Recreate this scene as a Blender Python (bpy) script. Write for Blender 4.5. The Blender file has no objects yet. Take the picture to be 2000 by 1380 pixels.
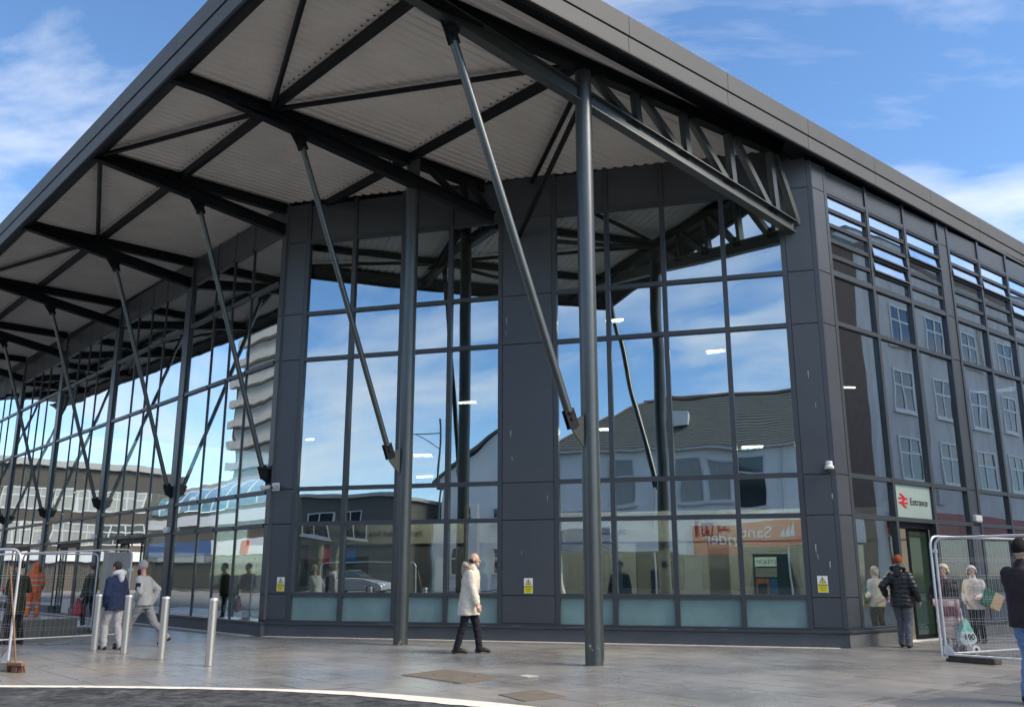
import bpy, bmesh, math, random
from mathutils import Vector, Matrix
random.seed(7)
R = math.radians
scene = bpy.context.scene
COL = scene.collection

# ------------------------------------------------------------------ camera
FPX, HORIZON = 1770.0, 1121.0            # focal length and horizon in photo pixels (2000 x 1380)
PITCH = math.atan((HORIZON - 690.0) / FPX)
EYE = 1.40
cam_data = bpy.data.cameras.new('camera')
cam_data.sensor_width = 36.0
cam_data.lens = FPX / 2000.0 * 36.0
cam_data.clip_end = 3000.0
cam = bpy.data.objects.new('camera', cam_data)
cam.location = (0, 0, EYE)
cam.rotation_euler = (math.pi / 2 + PITCH, 0, 0)
COL.objects.link(cam)
scene.camera = cam

# ------------------------------------------------------------------ sky, sun, exposure
SUN_AZ, SUN_EL = R(110.0), R(42.0)          # towards the sun, clockwise from +Y
world = bpy.data.worlds.new('World')
scene.world = world
world.use_nodes = True
wt = world.node_tree
wt.nodes.clear()
def wn(t, **k):
    n = wt.nodes.new(t)
    for a, b in k.items(): setattr(n, a, b)
    return n
w_out = wn('ShaderNodeOutputWorld'); w_bg = wn('ShaderNodeBackground')
w_sky = wn('ShaderNodeTexSky', sky_type='NISHITA')
w_sky.sun_disc = False
w_sky.sun_elevation = SUN_EL
w_sky.sun_rotation = SUN_AZ
w_sky.altitude = 1200.0
w_sky.air_density = 1.0
w_sky.dust_density = 0.35
w_sky.ozone_density = 1.6
w_tc = wn('ShaderNodeTexCoord')
w_sep = wn('ShaderNodeSeparateXYZ')
w_add = wn('ShaderNodeMath', operation='ADD'); w_add.inputs[1].default_value = 0.16
w_mx = wn('ShaderNodeMath', operation='MAXIMUM'); w_mx.inputs[1].default_value = 0.05
w_dx = wn('ShaderNodeMath', operation='DIVIDE'); w_dy = wn('ShaderNodeMath', operation='DIVIDE')
w_cmb = wn('ShaderNodeCombineXYZ')
w_map = wn('ShaderNodeMapping'); w_map.inputs['Location'].default_value = (5.959, 16.036, 0.0)
w_map.inputs['Rotation'].default_value = (0, 0, 0.3555); w_map.inputs['Scale'].default_value = (0.75, 1.35, 1.0)
w_n1 = wn('ShaderNodeTexNoise'); w_n1.inputs['Scale'].default_value = 1.35; w_n1.inputs['Detail'].default_value = 9.0
w_n1.inputs['Roughness'].default_value = 0.56; w_n1.inputs['Distortion'].default_value = 0.35
w_rmp = wn('ShaderNodeValToRGB')
w_rmp.color_ramp.elements[0].position = 0.445; w_rmp.color_ramp.elements[0].color = (0, 0, 0, 1)
w_rmp.color_ramp.elements[1].position = 0.71; w_rmp.color_ramp.elements[1].color = (0.9, 0.9, 0.9, 1)
w_hs = wn('ShaderNodeHueSaturation'); w_hs.inputs['Saturation'].default_value = 1.14; w_hs.inputs['Value'].default_value = 0.82
w_mix = wn('ShaderNodeMixRGB'); w_mix.inputs['Color2'].default_value = (4.6, 4.6, 4.65, 1)
L = wt.links.new
L(w_tc.outputs['Generated'], w_sep.inputs[0])
L(w_sep.outputs['Z'], w_add.inputs[0]); L(w_add.outputs[0], w_mx.inputs[0])
L(w_sep.outputs['X'], w_dx.inputs[0]); L(w_mx.outputs[0], w_dx.inputs[1])
L(w_sep.outputs['Y'], w_dy.inputs[0]); L(w_mx.outputs[0], w_dy.inputs[1])
L(w_dx.outputs[0], w_cmb.inputs['X']); L(w_dy.outputs[0], w_cmb.inputs['Y'])
L(w_cmb.outputs[0], w_map.inputs['Vector']); L(w_map.outputs[0], w_n1.inputs['Vector'])
L(w_n1.outputs['Fac'], w_rmp.inputs['Fac'])
L(w_rmp.outputs['Color'], w_mix.inputs['Fac']); L(w_sky.outputs['Color'], w_hs.inputs['Color']); L(w_hs.outputs['Color'], w_mix.inputs['Color1'])
L(w_mix.outputs['Color'], w_bg.inputs['Color']); L(w_bg.outputs[0], w_out.inputs['Surface'])
w_bg.inputs['Strength'].default_value = 0.10

sun_data = bpy.data.lights.new('sun', 'SUN')
sun_data.energy = 1.75
sun_data.angle = R(30)      # sun behind thin cloud: no hard shadows
sun_data.color = (1.0, 0.86, 0.68)
sun = bpy.data.objects.new('sun', sun_data)
sdir = Vector((math.sin(SUN_AZ) * math.cos(SUN_EL), math.cos(SUN_AZ) * math.cos(SUN_EL), math.sin(SUN_EL)))
sun.rotation_euler = (-sdir).to_track_quat('-Z', 'Y').to_euler()
sun.location = (40, 0, 60)
COL.objects.link(sun)

scene.view_settings.view_transform = 'Standard'
scene.view_settings.look = 'None'
scene.view_settings.gamma = 1.0
scene.view_settings.use_curve_mapping = False
scene.view_settings.exposure = 1.60
scene.render.engine = 'CYCLES'
scene.cycles.use_denoising = True
scene.cycles.max_bounces = 5
scene.cycles.glossy_bounces = 3
scene.cycles.use_adaptive_sampling = True
scene.cycles.adaptive_threshold = 0.015
scene.cycles.diffuse_bounces = 3
scene.cycles.transparent_max_bounces = 10
scene.cycles.sample_clamp_indirect = 6.0
scene.cycles.caustics_reflective = False
scene.cycles.caustics_refractive = False

# ------------------------------------------------------------------ materials
def material(name, col, rough=0.6, metal=0.0, var=0.0, vscale=3.0, bump=0.0, bscale=40.0, spec=0.5, emit=None, per_object=0.0, stretch=None, coords='Object'):
    m = bpy.data.materials.new(name); m.use_nodes = True
    nt = m.node_tree; p = nt.nodes['Principled BSDF']
    p.inputs['Base Color'].default_value = (*col, 1)
    p.inputs['Roughness'].default_value = rough
    p.inputs['Metallic'].default_value = metal
    p.inputs['Specular IOR Level'].default_value = spec
    tc = nt.nodes.new('ShaderNodeTexCoord'); src = tc.outputs['Object' if coords == 'World' else coords]
    if coords == 'World':
        g = nt.nodes.new('ShaderNodeNewGeometry'); src = g.outputs['Position']
    if stretch:
        mp = nt.nodes.new('ShaderNodeMapping'); mp.inputs['Scale'].default_value = stretch
        nt.links.new(src, mp.inputs['Vector']); src = mp.outputs[0]
    last = None
    if var > 0:
        n = nt.nodes.new('ShaderNodeTexNoise'); n.inputs['Scale'].default_value = vscale; n.inputs['Detail'].default_value = 8
        n.inputs['Roughness'].default_value = 0.6
        nt.links.new(src, n.inputs['Vector'])
        mr = nt.nodes.new('ShaderNodeMapRange'); mr.inputs[1].default_value = 0.25; mr.inputs[2].default_value = 0.75
        mr.inputs[3].default_value = 1 - var; mr.inputs[4].default_value = 1 + var
        nt.links.new(n.outputs['Fac'], mr.inputs[0]); last = mr.outputs[0]
    if per_object > 0:
        oi = nt.nodes.new('ShaderNodeObjectInfo')
        mr2 = nt.nodes.new('ShaderNodeMapRange'); mr2.inputs[3].default_value = 1 - per_object; mr2.inputs[4].default_value = 1 + per_object
        nt.links.new(oi.outputs['Random'], mr2.inputs[0])
        if last is not None:
            mm = nt.nodes.new('ShaderNodeMath'); mm.operation = 'MULTIPLY'
            nt.links.new(last, mm.inputs[0]); nt.links.new(mr2.outputs[0], mm.inputs[1]); last = mm.outputs[0]
        else: last = mr2.outputs[0]
    if last is not None:
        vm = nt.nodes.new('ShaderNodeVectorMath'); vm.operation = 'SCALE'
        vm.inputs[0].default_value = col
        nt.links.new(last, vm.inputs['Scale']); nt.links.new(vm.outputs[0], p.inputs['Base Color'])
    if bump > 0:
        n2 = nt.nodes.new('ShaderNodeTexNoise'); n2.inputs['Scale'].default_value = bscale; n2.inputs['Detail'].default_value = 5
        nt.links.new(src, n2.inputs['Vector'])
        b = nt.nodes.new('ShaderNodeBump'); b.inputs['Strength'].default_value = bump; b.inputs['Distance'].default_value = 0.02
        nt.links.new(n2.outputs['Fac'], b.inputs['Height']); nt.links.new(b.outputs[0], p.inputs['Normal'])
    if emit:
        p.inputs['Emission Color'].default_value = (*emit[0], 1); p.inputs['Emission Strength'].default_value = emit[1]
    return m

def glass_material(name, tint, base_ref, wave=0.012, wscale=0.55, rcol=(0.86, 0.93, 1.0)):
    m = bpy.data.materials.new(name); m.use_nodes = True
    nt = m.node_tree; nt.nodes.clear()
    out = nt.nodes.new('ShaderNodeOutputMaterial'); mix = nt.nodes.new('ShaderNodeMixShader')
    tr = nt.nodes.new('ShaderNodeBsdfTransparent'); tr.inputs[0].default_value = (*tint, 1)
    gl = nt.nodes.new('ShaderNodeBsdfAnisotropic' if False else 'ShaderNodeBsdfGlossy'); gl.inputs['Roughness'].default_value = 0.0
    gl.inputs['Color'].default_value = (*rcol, 1)
    lw = nt.nodes.new('ShaderNodeLayerWeight'); lw.inputs['Blend'].default_value = 0.5
    pw = nt.nodes.new('ShaderNodeMath'); pw.operation = 'POWER'; pw.inputs[1].default_value = 3.0
    mr = nt.nodes.new('ShaderNodeMapRange'); mr.inputs[3].default_value = base_ref; mr.inputs[4].default_value = 0.97
    nt.links.new(lw.outputs['Facing'], pw.inputs[0]); nt.links.new(pw.outputs[0], mr.inputs[0])
    g = nt.nodes.new('ShaderNodeNewGeometry'); oi = nt.nodes.new('ShaderNodeObjectInfo')
    va = nt.nodes.new('ShaderNodeVectorMath'); va.operation = 'ADD'
    vs = nt.nodes.new('ShaderNodeVectorMath'); vs.operation = 'SCALE'; vs.inputs[0].default_value = (31.0, 17.0, 23.0)
    nt.links.new(oi.outputs['Random'], vs.inputs['Scale'])
    nt.links.new(g.outputs['Position'], va.inputs[0]); nt.links.new(vs.outputs[0], va.inputs[1])
    n = nt.nodes.new('ShaderNodeTexNoise'); n.inputs['Scale'].default_value = wscale; n.inputs['Detail'].default_value = 1.5
    nt.links.new(va.outputs[0], n.inputs['Vector'])
    b = nt.nodes.new('ShaderNodeBump'); b.inputs['Strength'].default_value = 1.0; b.inputs['Distance'].default_value = wave
    nt.links.new(n.outputs['Fac'], b.inputs['Height']); nt.links.new(b.outputs[0], gl.inputs['Normal'])
    nt.links.new(mr.outputs[0], mix.inputs[0]); nt.links.new(tr.outputs[0], mix.inputs[1]); nt.links.new(gl.outputs[0], mix.inputs[2])
    nt.links.new(mix.outputs[0], out.inputs[0])
    return m

M = {}
M['steel'] = material('dark steel paint', (0.007, 0.009, 0.012), 0.45, spec=0.25, var=0.12, vscale=1.2)
def column_material():
    m = material('column paint', (0.11, 0.122, 0.122), 0.36, metal=0.75, var=0.10, vscale=1.5)
    nt = m.node_tree; p = nt.nodes['Principled BSDF']; old = p.inputs['Base Color'].links[0].from_socket
    g = nt.nodes.new('ShaderNodeNewGeometry'); sx = nt.nodes.new('ShaderNodeSeparateXYZ'); nt.links.new(g.outputs['Position'], sx.inputs[0])
    n = nt.nodes.new('ShaderNodeTexNoise'); n.inputs['Scale'].default_value = 5.0; n.inputs['Detail'].default_value = 7; n.inputs['Roughness'].default_value = 0.65; nt.links.new(g.outputs['Position'], n.inputs['Vector'])
    h = nt.nodes.new('ShaderNodeMapRange'); h.inputs[1].default_value = 0.1; h.inputs[2].default_value = 2.6; h.inputs[3].default_value = 0.60; h.inputs[4].default_value = 0.85; nt.links.new(sx.outputs['Z'], h.inputs[0])
    gt = nt.nodes.new('ShaderNodeMath'); gt.operation = 'SUBTRACT'; nt.links.new(n.outputs['Fac'], gt.inputs[0]); nt.links.new(h.outputs[0], gt.inputs[1])
    cl = nt.nodes.new('ShaderNodeMapRange'); cl.inputs[1].default_value = 0.0; cl.inputs[2].default_value = 0.015; nt.links.new(gt.outputs[0], cl.inputs[0])
    mx = nt.nodes.new('ShaderNodeMixRGB'); mx.inputs[2].default_value = (0.42, 0.42, 0.38, 1); nt.links.new(cl.outputs[0], mx.inputs[0]); nt.links.new(old, mx.inputs[1]); nt.links.new(mx.outputs[0], p.inputs['Base Color'])
    return m                                    # chipped paint near the foot where things knock it
M['post'] = column_material()
M['clad'] = material('anthracite cladding', (0.068, 0.076, 0.086), 0.36, var=0.12, vscale=0.9, per_object=0.06, bump=0.02, bscale=2.0, coords='World')
M['frame'] = material('window frame', (0.052, 0.060, 0.069), 0.36, var=0.06, vscale=2.0)
M['fascia'] = material('metallic grey fascia', (0.105, 0.111, 0.116), 0.60, spec=0.2, var=0.07, vscale=0.6, per_object=0.04, coords='World')
M['soffit'] = material('ribbed soffit', (0.80, 0.785, 0.755), 0.55, var=0.10, vscale=0.8, coords='World')
M['roof'] = material('roof membrane', (0.16, 0.165, 0.17), 0.7, var=0.1)
M['plinth'] = material('grey plinth', (0.070, 0.079, 0.089), 0.5, var=0.16, vscale=2.5, coords='World')
M['plinth_bare'] = material('worn grey plinth', (0.16, 0.16, 0.16), 0.6, var=0.25, vscale=2.5, coords='World')
M['glass'] = glass_material('coated glazing', (0.64, 0.72, 0.70), 0.47, wave=0.010, wscale=0.45, rcol=(0.80, 0.91, 1.0))
M['glass_left'] = glass_material('side glazing', (0.70, 0.78, 0.75), 0.50, wave=0.006, wscale=0.5)
M['glass_street'] = glass_material('street side glazing', (0.75, 0.82, 0.79), 0.58, wave=0.004, wscale=0.5)
M['frost'] = material('frosted glazing', (0.215, 0.335, 0.325), 0.14, var=0.22, vscale=1.1, coords='World', spec=0.8)
M['white'] = material('white plastic', (0.78, 0.78, 0.76), 0.4)
M['stainless'] = material('brushed steel', (0.62, 0.60, 0.56), 0.36, metal=0.85, var=0.06, vscale=2)
M['galv'] = material('galvanised tube', (0.62, 0.64, 0.66), 0.42, metal=0.55, var=0.12, vscale=9)
M['galv_dull'] = material('dull galvanised plate', (0.30, 0.31, 0.30), 0.5, metal=0.4, var=0.15, vscale=9)
M['rubber'] = material('recycled rubber', (0.075, 0.070, 0.063), 0.85, var=0.35, vscale=9, bump=0.3)

# ------------------------------------------------------------------ mesh helpers
def V(*a): return Vector(a) if len(a) > 1 else Vector(a[0])
class MB:
    def __init__(s): s.v = []; s.f = []; s.mi = []; s.cur = 0
    def add(s, vs, fs):
        o = len(s.v); s.v += [Vector(q) for q in vs]; s.f += [tuple(i + o for i in f) for f in fs]; s.mi += [s.cur] * len(fs); return s
    def box(s, c, ax, ay, az):                      # centre and three half-axis vectors
        c, ax, ay, az = V(c), V(ax), V(ay), V(az)
        vs = [c + i * ax + j * ay + k * az for k in (-1, 1) for j in (-1, 1) for i in (-1, 1)]
        return s.add(vs, [(0, 2, 3, 1), (4, 5, 7, 6), (0, 1, 5, 4), (2, 6, 7, 3), (0, 4, 6, 2), (1, 3, 7, 5)])
    def abox(s, x0, x1, y0, y1, z0, z1):
        return s.box(((x0 + x1) / 2, (y0 + y1) / 2, (z0 + z1) / 2), ((x1 - x0) / 2, 0, 0), (0, (y1 - y0) / 2, 0), (0, 0, (z1 - z0) / 2))
    def bar(s, p, q, w, h, up=(0, 0, 1)):
        p, q = V(p), V(q); d = (q - p); t = d.normalized(); side = t.cross(V(up))
        if side.length < 1e-4: side = t.cross(Vector((1, 0, 0)))
        side.normalize(); u = side.cross(t)
        return s.box((p + q) / 2, d / 2, side * w / 2, u * h / 2)
    def tube(s, p, q, r0, r1=None, n=12, caps=True):
        r1 = r0 if r1 is None else r1
        p, q = V(p), V(q); t = (q - p).normalized(); a = t.cross(Vector((0, 0, 1)))
        if a.length < 1e-4: a = Vector((1, 0, 0))
        a.normalize(); b = t.cross(a); vs = []
        for c, r in ((p, r0), (q, r1)):
            for i in range(n):
                x = 2 * math.pi * i / n; vs.append(c + r * (math.cos(x) * a + math.sin(x) * b))
        fs = [(i, (i + 1) % n, n + (i + 1) % n, n + i) for i in range(n)]
        if caps: fs += [tuple(range(n - 1, -1, -1)), tuple(range(n, 2 * n))]
        return s.add(vs, fs)
    def path(s, pts, r, n=8):
        pts = [V(p) for p in pts]; rings = []; a = None
        for i, p in enumerate(pts):
            t = (pts[min(i + 1, len(pts) - 1)] - pts[max(i - 1, 0)]).normalized()
            if a is None:
                a = t.cross(Vector((0, 0, 1)))
                if a.length < 1e-3: a = t.cross(Vector((1, 0, 0)))
            a = (a - t * a.dot(t)).normalized(); b = t.cross(a)
            rr = r[i] if isinstance(r, (list, tuple)) else r
            rings.append([p + rr * (math.cos(2 * math.pi * k / n) * a + math.sin(2 * math.pi * k / n) * b) for k in range(n)])
        vs = [q for g in rings for q in g]; fs = []
        for i in range(len(pts) - 1):
            fs += [(i * n + k, i * n + (k + 1) % n, (i + 1) * n + (k + 1) % n, (i + 1) * n + k) for k in range(n)]
        fs += [tuple(range(n - 1, -1, -1)), tuple((len(pts) - 1) * n + k for k in range(n))]
        return s.add(vs, fs)
    def ibeam(s, p, q, dep, wid, tf=0.022, tw=0.018, up=(0, 0, 1)):
        p, q = V(p), V(q); t = (q - p).normalized(); side = t.cross(V(up)).normalized(); u = side.cross(t)
        s.bar(p + u * (dep / 2 - tf / 2), q + u * (dep / 2 - tf / 2), wid, tf, up)
        s.bar(p - u * (dep / 2 - tf / 2), q - u * (dep / 2 - tf / 2), wid, tf, up)
        return s.bar(p, q, tw, dep - 2 * tf, up)
    def prism(s, poly, ext):
        n = len(poly); e = V(ext); vs = [V(p) for p in poly] + [V(p) + e for p in poly]
        return s.add(vs, [tuple(range(n - 1, -1, -1)), tuple(range(n, 2 * n))] + [(i, (i + 1) % n, n + (i + 1) % n, n + i) for i in range(n)])
    def lathe(s, c, prof, n=20, axis=(0, 0, 1)):
        c = V(c); t = V(axis).normalized(); a = t.cross(Vector((0, 0, 1)))
        if a.length < 1e-4: a = Vector((1, 0, 0))
        a.normalize(); b = t.cross(a); vs = []
        for r, z in prof:
            for i in range(n):
                x = 2 * math.pi * i / n; vs.append(c + t * z + r * (math.cos(x) * a + math.sin(x) * b))
        fs = []
        for k in range(len(prof) - 1):
            fs += [(k * n + i, k * n + (i + 1) % n, (k + 1) * n + (i + 1) % n, (k + 1) * n + i) for i in range(n)]
        fs += [tuple(range(n - 1, -1, -1)), tuple((len(prof) - 1) * n + i for i in range(n))]
        return s.add(vs, fs)
    def ball(s, c, r, n=10, sc=(1, 1, 1)):
        m = max(4, n // 2); c = V(c); vs = []; fs = []
        for j in range(m + 1):
            th = math.pi * j / m
            for i in range(n):
                x = 2 * math.pi * i / n
                vs.append(c + Vector((r * sc[0] * math.sin(th) * math.cos(x), r * sc[1] * math.sin(th) * math.sin(x), r * sc[2] * math.cos(th))))
        for j in range(m):
            fs += [(j * n + i, (j + 1) * n + i, (j + 1) * n + (i + 1) % n, j * n + (i + 1) % n) for i in range(n)]
        return s.add(vs, fs)
    def build(s, name, mat, parent=None, smooth=False, origin=None, bevel=0.0):
        return make(name, s.v, s.f, mat, parent, smooth, origin, bevel, s.mi)

WLOC = {}
def wloc(o): return WLOC.get(o.name, Vector((0, 0, 0))) if o is not None else Vector((0, 0, 0))
def make(name, vs, fs, mat, parent=None, smooth=False, origin=None, bevel=0.0, mi=None):
    if origin is None:
        lo = [min(v[i] for v in vs) for i in range(3)]; hi = [max(v[i] for v in vs) for i in range(3)]
        origin = Vector(((lo[0] + hi[0]) / 2, (lo[1] + hi[1]) / 2, lo[2]))
    origin = V(origin)
    me = bpy.data.meshes.new(name)
    me.from_pydata([tuple(v - origin) for v in vs], [], fs)
    bm = bmesh.new(); bm.from_mesh(me)
    bmesh.ops.remove_doubles(bm, verts=bm.verts, dist=1e-5) if smooth else None
    bmesh.ops.recalc_face_normals(bm, faces=bm.faces)
    if bevel > 0:
        bmesh.ops.bevel(bm, geom=[e for e in bm.edges if len(e.link_faces) == 2 and e.calc_face_angle(0) > 0.6], offset=bevel, segments=1, affect='EDGES')
    bm.to_mesh(me); bm.free()
    mats = mat if isinstance(mat, (list, tuple)) else [mat]
    for q in mats: me.materials.append(q)
    if len(mats) > 1 and bevel == 0 and not smooth and mi:
        for p, k in zip(me.polygons, mi): p.material_index = k
    if smooth: me.polygons.foreach_set('use_smooth', [True] * len(me.polygons)); smooth_by_angle(me)
    o = bpy.data.objects.new(name, me); COL.objects.link(o)
    if parent is not None: o.parent = parent
    o.location = origin - wloc(parent)
    WLOC[o.name] = origin
    return o
def smooth_by_angle(me, ang=R(40)):
    bm = bmesh.new(); bm.from_mesh(me)
    for e in bm.edges:
        if len(e.link_faces) == 2 and e.calc_face_angle(0) > ang: e.smooth = False
    bm.to_mesh(me); bm.free()
def clone(src, name, origin, parent, rz=0.0):
    o = bpy.data.objects.new(name, src.data); COL.objects.link(o)
    if parent is not None: o.parent = parent
    o.location = V(origin) - wloc(parent); o.rotation_euler.z = rz
    WLOC[o.name] = V(origin); return o
def tag(o, label=None, cat=None, group=None, kind=None):
    if label: o['label'] = label
    if cat: o['category'] = cat
    if group: o['group'] = group
    if kind: o['kind'] = kind
    return o
def thing(name, loc, label, cat, group=None):
    o = bpy.data.objects.new(name, None); COL.objects.link(o); o.location = V(loc); o.empty_display_size = 0.2
    WLOC[o.name] = V(loc); return tag(o, label, cat, group)
def text_mesh(name, body, origin, xdir, updir, size, mat, parent=None, align='LEFT', ext=0.002, bold=0.0):
    cu = bpy.data.curves.new(name, 'FONT'); cu.body = body; cu.size = size; cu.align_x = align; cu.extrude = ext; cu.offset = bold
    to = bpy.data.objects.new(name + '_tmp', cu); COL.objects.link(to)
    dg = bpy.context.evaluated_depsgraph_get(); me = bpy.data.meshes.new_from_object(to.evaluated_get(dg))
    bpy.data.objects.remove(to); bpy.data.curves.remove(cu)
    me.materials.clear(); me.materials.append(mat)
    o = bpy.data.objects.new(name, me); COL.objects.link(o)
    x = V(xdir).normalized(); u = V(updir).normalized(); n = x.cross(u)
    mat3 = Matrix((x, u, n)).transposed()
    if parent is not None: o.parent = parent
    o.location = V(origin) - wloc(parent); o.rotation_euler = mat3.to_euler(); WLOC[o.name] = V(origin)
    return o

# photo pixel (2000 wide) -> world helpers, used to lay out positions on real planes
CT, ST = math.cos(PITCH), math.sin(PITCH)
def ray(u, v):
    x = (u - 1000.0) / FPX; y = (690.0 - v) / FPX
    return Vector((x, CT - y * ST, ST + y * CT))
def on_z(u, v, z=0.0):
    r = ray(u, v); return Vector((0, 0, EYE)) + r * ((z - EYE) / r.z)
def on_wall(u, v, p, n):
    r = ray(u, v); p = V(p); n = V(n); return Vector((0, 0, EYE)) + r * ((p - Vector((0, 0, EYE))).dot(n) / r.dot(n))

# ------------------------------------------------------------------ plan of the station
BETA = R(48.6)
E1 = Vector((math.sin(BETA), math.cos(BETA), 0))     # into the building from the side street
E2 = Vector((-E1.y, E1.x, 0))                         # along the long side, away from the camera
UP = Vector((0, 0, 1))
def P(a, b, z=0.0): return E1 * a + E2 * b + UP * z
FL = Vector((-5.86, 22.215, 0)); FR = Vector((6.633, 18.595, 0))
DF = (FR - FL).normalized(); NF = Vector((-DF.y, DF.x, 0))        # NF points into the building
LF = (FR - FL).length
def F(s, z, n=0.0): return FL + DF * s + NF * (0.12 + n) + UP * z  # a point on the entrance front
RAZ = R(50.8)
DR = Vector((math.sin(RAZ), math.cos(RAZ), 0)); NR = Vector((-DR.y, DR.x, 0))
def G(s, z, n=0.0): return FR + DR * s + NR * (0.10 + n) + UP * z  # a point on the street side
AW = 10.35
def S(b, z, n=0.0): return P(AW + n, b, z)                          # a point on the long side
def soffit_z(b): return 10.92 + 0.018 * (b - 20.6)

# ------------------------------------------------------------------ ground
def ground_material():
    m = bpy.data.materials.new('distant ground'); m.use_nodes = True
    p = m.node_tree.nodes['Principled BSDF']; p.inputs['Base Color'].default_value = (0.19, 0.19, 0.185, 1); p.inputs['Roughness'].default_value = 0.85
    return m
M['ground'] = ground_material()
gmb = MB(); gmb.add([(-1500, -1500, -0.03), (1500, -1500, -0.03), (1500, 1500, -0.03), (-1500, 1500, -0.03)], [(0, 1, 2, 3)])
tag(gmb.build('ground', M['ground']), kind='structure')

def paving_material():
    m = bpy.data.materials.new('granite slab'); m.use_nodes = True
    nt = m.node_tree; p = nt.nodes['Principled BSDF']; N = nt.nodes.new; K = nt.links.new
    g = N('ShaderNodeNewGeometry'); oi = N('ShaderNodeObjectInfo')
    def noise(sc, det, rough, stretch=None):
        src = g.outputs['Position']
        if stretch:
            mp = N('ShaderNodeMapping'); mp.inputs['Scale'].default_value = stretch; mp.inputs['Rotation'].default_value = (0, 0, 0.3)
            K(src, mp.inputs['Vector']); src = mp.outputs[0]
        n = N('ShaderNodeTexNoise'); n.inputs['Scale'].default_value = sc; n.inputs['Detail'].default_value = det; n.inputs['Roughness'].default_value = rough
        K(src, n.inputs['Vector']); return n.outputs['Fac']
    big = noise(0.33, 5, 0.6); mid = noise(2.2, 6, 0.65); fine = noise(90, 2, 0.5); tint = noise(0.16, 3, 0.5)
    def mrange(x, a, b, c, d):
        r = N('ShaderNodeMapRange'); r.inputs[1].default_value = a; r.inputs[2].default_value = b; r.inputs[3].default_value = c; r.inputs[4].default_value = d; K(x, r.inputs[0]); return r.outputs[0]
    def mul(x, y):
        r = N('ShaderNodeMath'); r.operation = 'MULTIPLY'; K(x, r.inputs[0]); K(y, r.inputs[1]); return r.outputs[0]
    f = mul(mul(mrange(big, .3, .7, .80, 1.20), mrange(mid, .3, .7, .86, 1.14)), mul(mrange(fine, .35, .65, .86, 1.14), mrange(oi.outputs['Random'], 0, 1, .94, 1.06)))
    mx = N('ShaderNodeMixRGB'); mx.inputs[1].default_value = (0.235, 0.236, 0.24, 1); mx.inputs[2].default_value = (0.265, 0.247, 0.222, 1)
    K(mrange(tint, .40, .62, 0, 1), mx.inputs[0])
    vm = N('ShaderNodeVectorMath'); vm.operation = 'SCALE'; K(mx.outputs[0], vm.inputs[0]); K(f, vm.inputs['Scale'])
    vo = N('ShaderNodeTexVoronoi'); vo.inputs['Scale'].default_value = 1.9; vo.inputs['Randomness'].default_value = 1.0; K(g.outputs['Position'], vo.inputs['Vector'])
    gum = mrange(vo.outputs['Distance'], .030, .042, 1.0, 0.0)                     # trodden gum and oil spots
    st = mrange(noise(0.75, 6, 0.7, (1.0, 1.0, 1.0)), .60, .70, 0.0, 0.42)          # damp stains
    mg = N('ShaderNodeMixRGB'); mg.inputs[2].default_value = (0.085, 0.08, 0.075, 1); K(st, mg.inputs[0]); K(vm.outputs[0], mg.inputs[1])
    mh = N('ShaderNodeMixRGB'); mh.inputs[2].default_value = (0.06, 0.058, 0.055, 1); K(gum, mh.inputs[0]); K(mg.outputs[0], mh.inputs[1])
    K(mh.outputs[0], p.inputs['Base Color'])
    K(mrange(big, .3, .7, .16, .44), p.inputs['Roughness'])
    b = N('ShaderNodeBump'); b.inputs['Strength'].default_value = 0.25; b.inputs['Distance'].default_value = 0.004
    K(fine, b.inputs['Height']); K(b.outputs[0], p.inputs['Normal'])
    return m
M['paving'] = paving_material()
M['joint'] = material('paving joint mortar', (0.19, 0.182, 0.17), 0.9, var=0.2, vscale=4, coords='World')
M['joint_dark'] = M['joint']

def asphalt_material():
    m = bpy.data.materials.new('new asphalt'); m.use_nodes = True
    nt = m.node_tree; p = nt.nodes['Principled BSDF']; N = nt.nodes.new; K = nt.links.new
    g = N('ShaderNodeNewGeometry')
    n1 = N('ShaderNodeTexNoise'); n1.inputs['Scale'].default_value = 7; n1.inputs['Detail'].default_value = 8; n1.inputs['Roughness'].default_value = 0.7
    n2 = N('ShaderNodeTexNoise'); n2.inputs['Scale'].default_value = 1.8; n2.inputs['Detail'].default_value = 7; n2.inputs['Roughness'].default_value = 0.7; n2.inputs['Distortion'].default_value = 0.6
    vo = N('ShaderNodeTexVoronoi'); vo.inputs['Scale'].default_value = 120
    for q in (n1, n2, vo): K(g.outputs['Position'], q.inputs['Vector'])
    cr = N('ShaderNodeValToRGB'); cr.color_ramp.elements[0].position = 0.46; cr.color_ramp.elements[0].color = (0.018, 0.020, 0.024, 1)
    cr.color_ramp.elements[1].position = 0.66; cr.color_ramp.elements[1].color = (0.13, 0.135, 0.14, 1)
    ad = N('ShaderNodeMath'); ad.operation = 'MULTIPLY_ADD'; ad.inputs[1].default_value = 0.55
    K(n1.outputs['Fac'], ad.inputs[0])
    hm = N('ShaderNodeMath'); hm.operation = 'MULTIPLY'; hm.inputs[1].default_value = 0.5; K(n2.outputs['Fac'], hm.inputs[0]); K(hm.outputs[0], ad.inputs[2])
    K(ad.outputs[0], cr.inputs['Fac']); K(cr.outputs['Color'], p.inputs['Base Color'])
    p.inputs['Roughness'].default_value = 0.7
    b = N('ShaderNodeBump'); b.inputs['Strength'].default_value = 0.6; b.inputs['Distance'].default_value = 0.008
    K(vo.outputs['Distance'], b.inputs['Height']); K(b.outputs[0], p.inputs['Normal'])
    return m
M['asphalt'] = asphalt_material()
M['paint_line'] = material('worn white road paint', (0.74, 0.72, 0.66), 0.7, var=0.16, vscale=7, coords='World')

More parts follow.
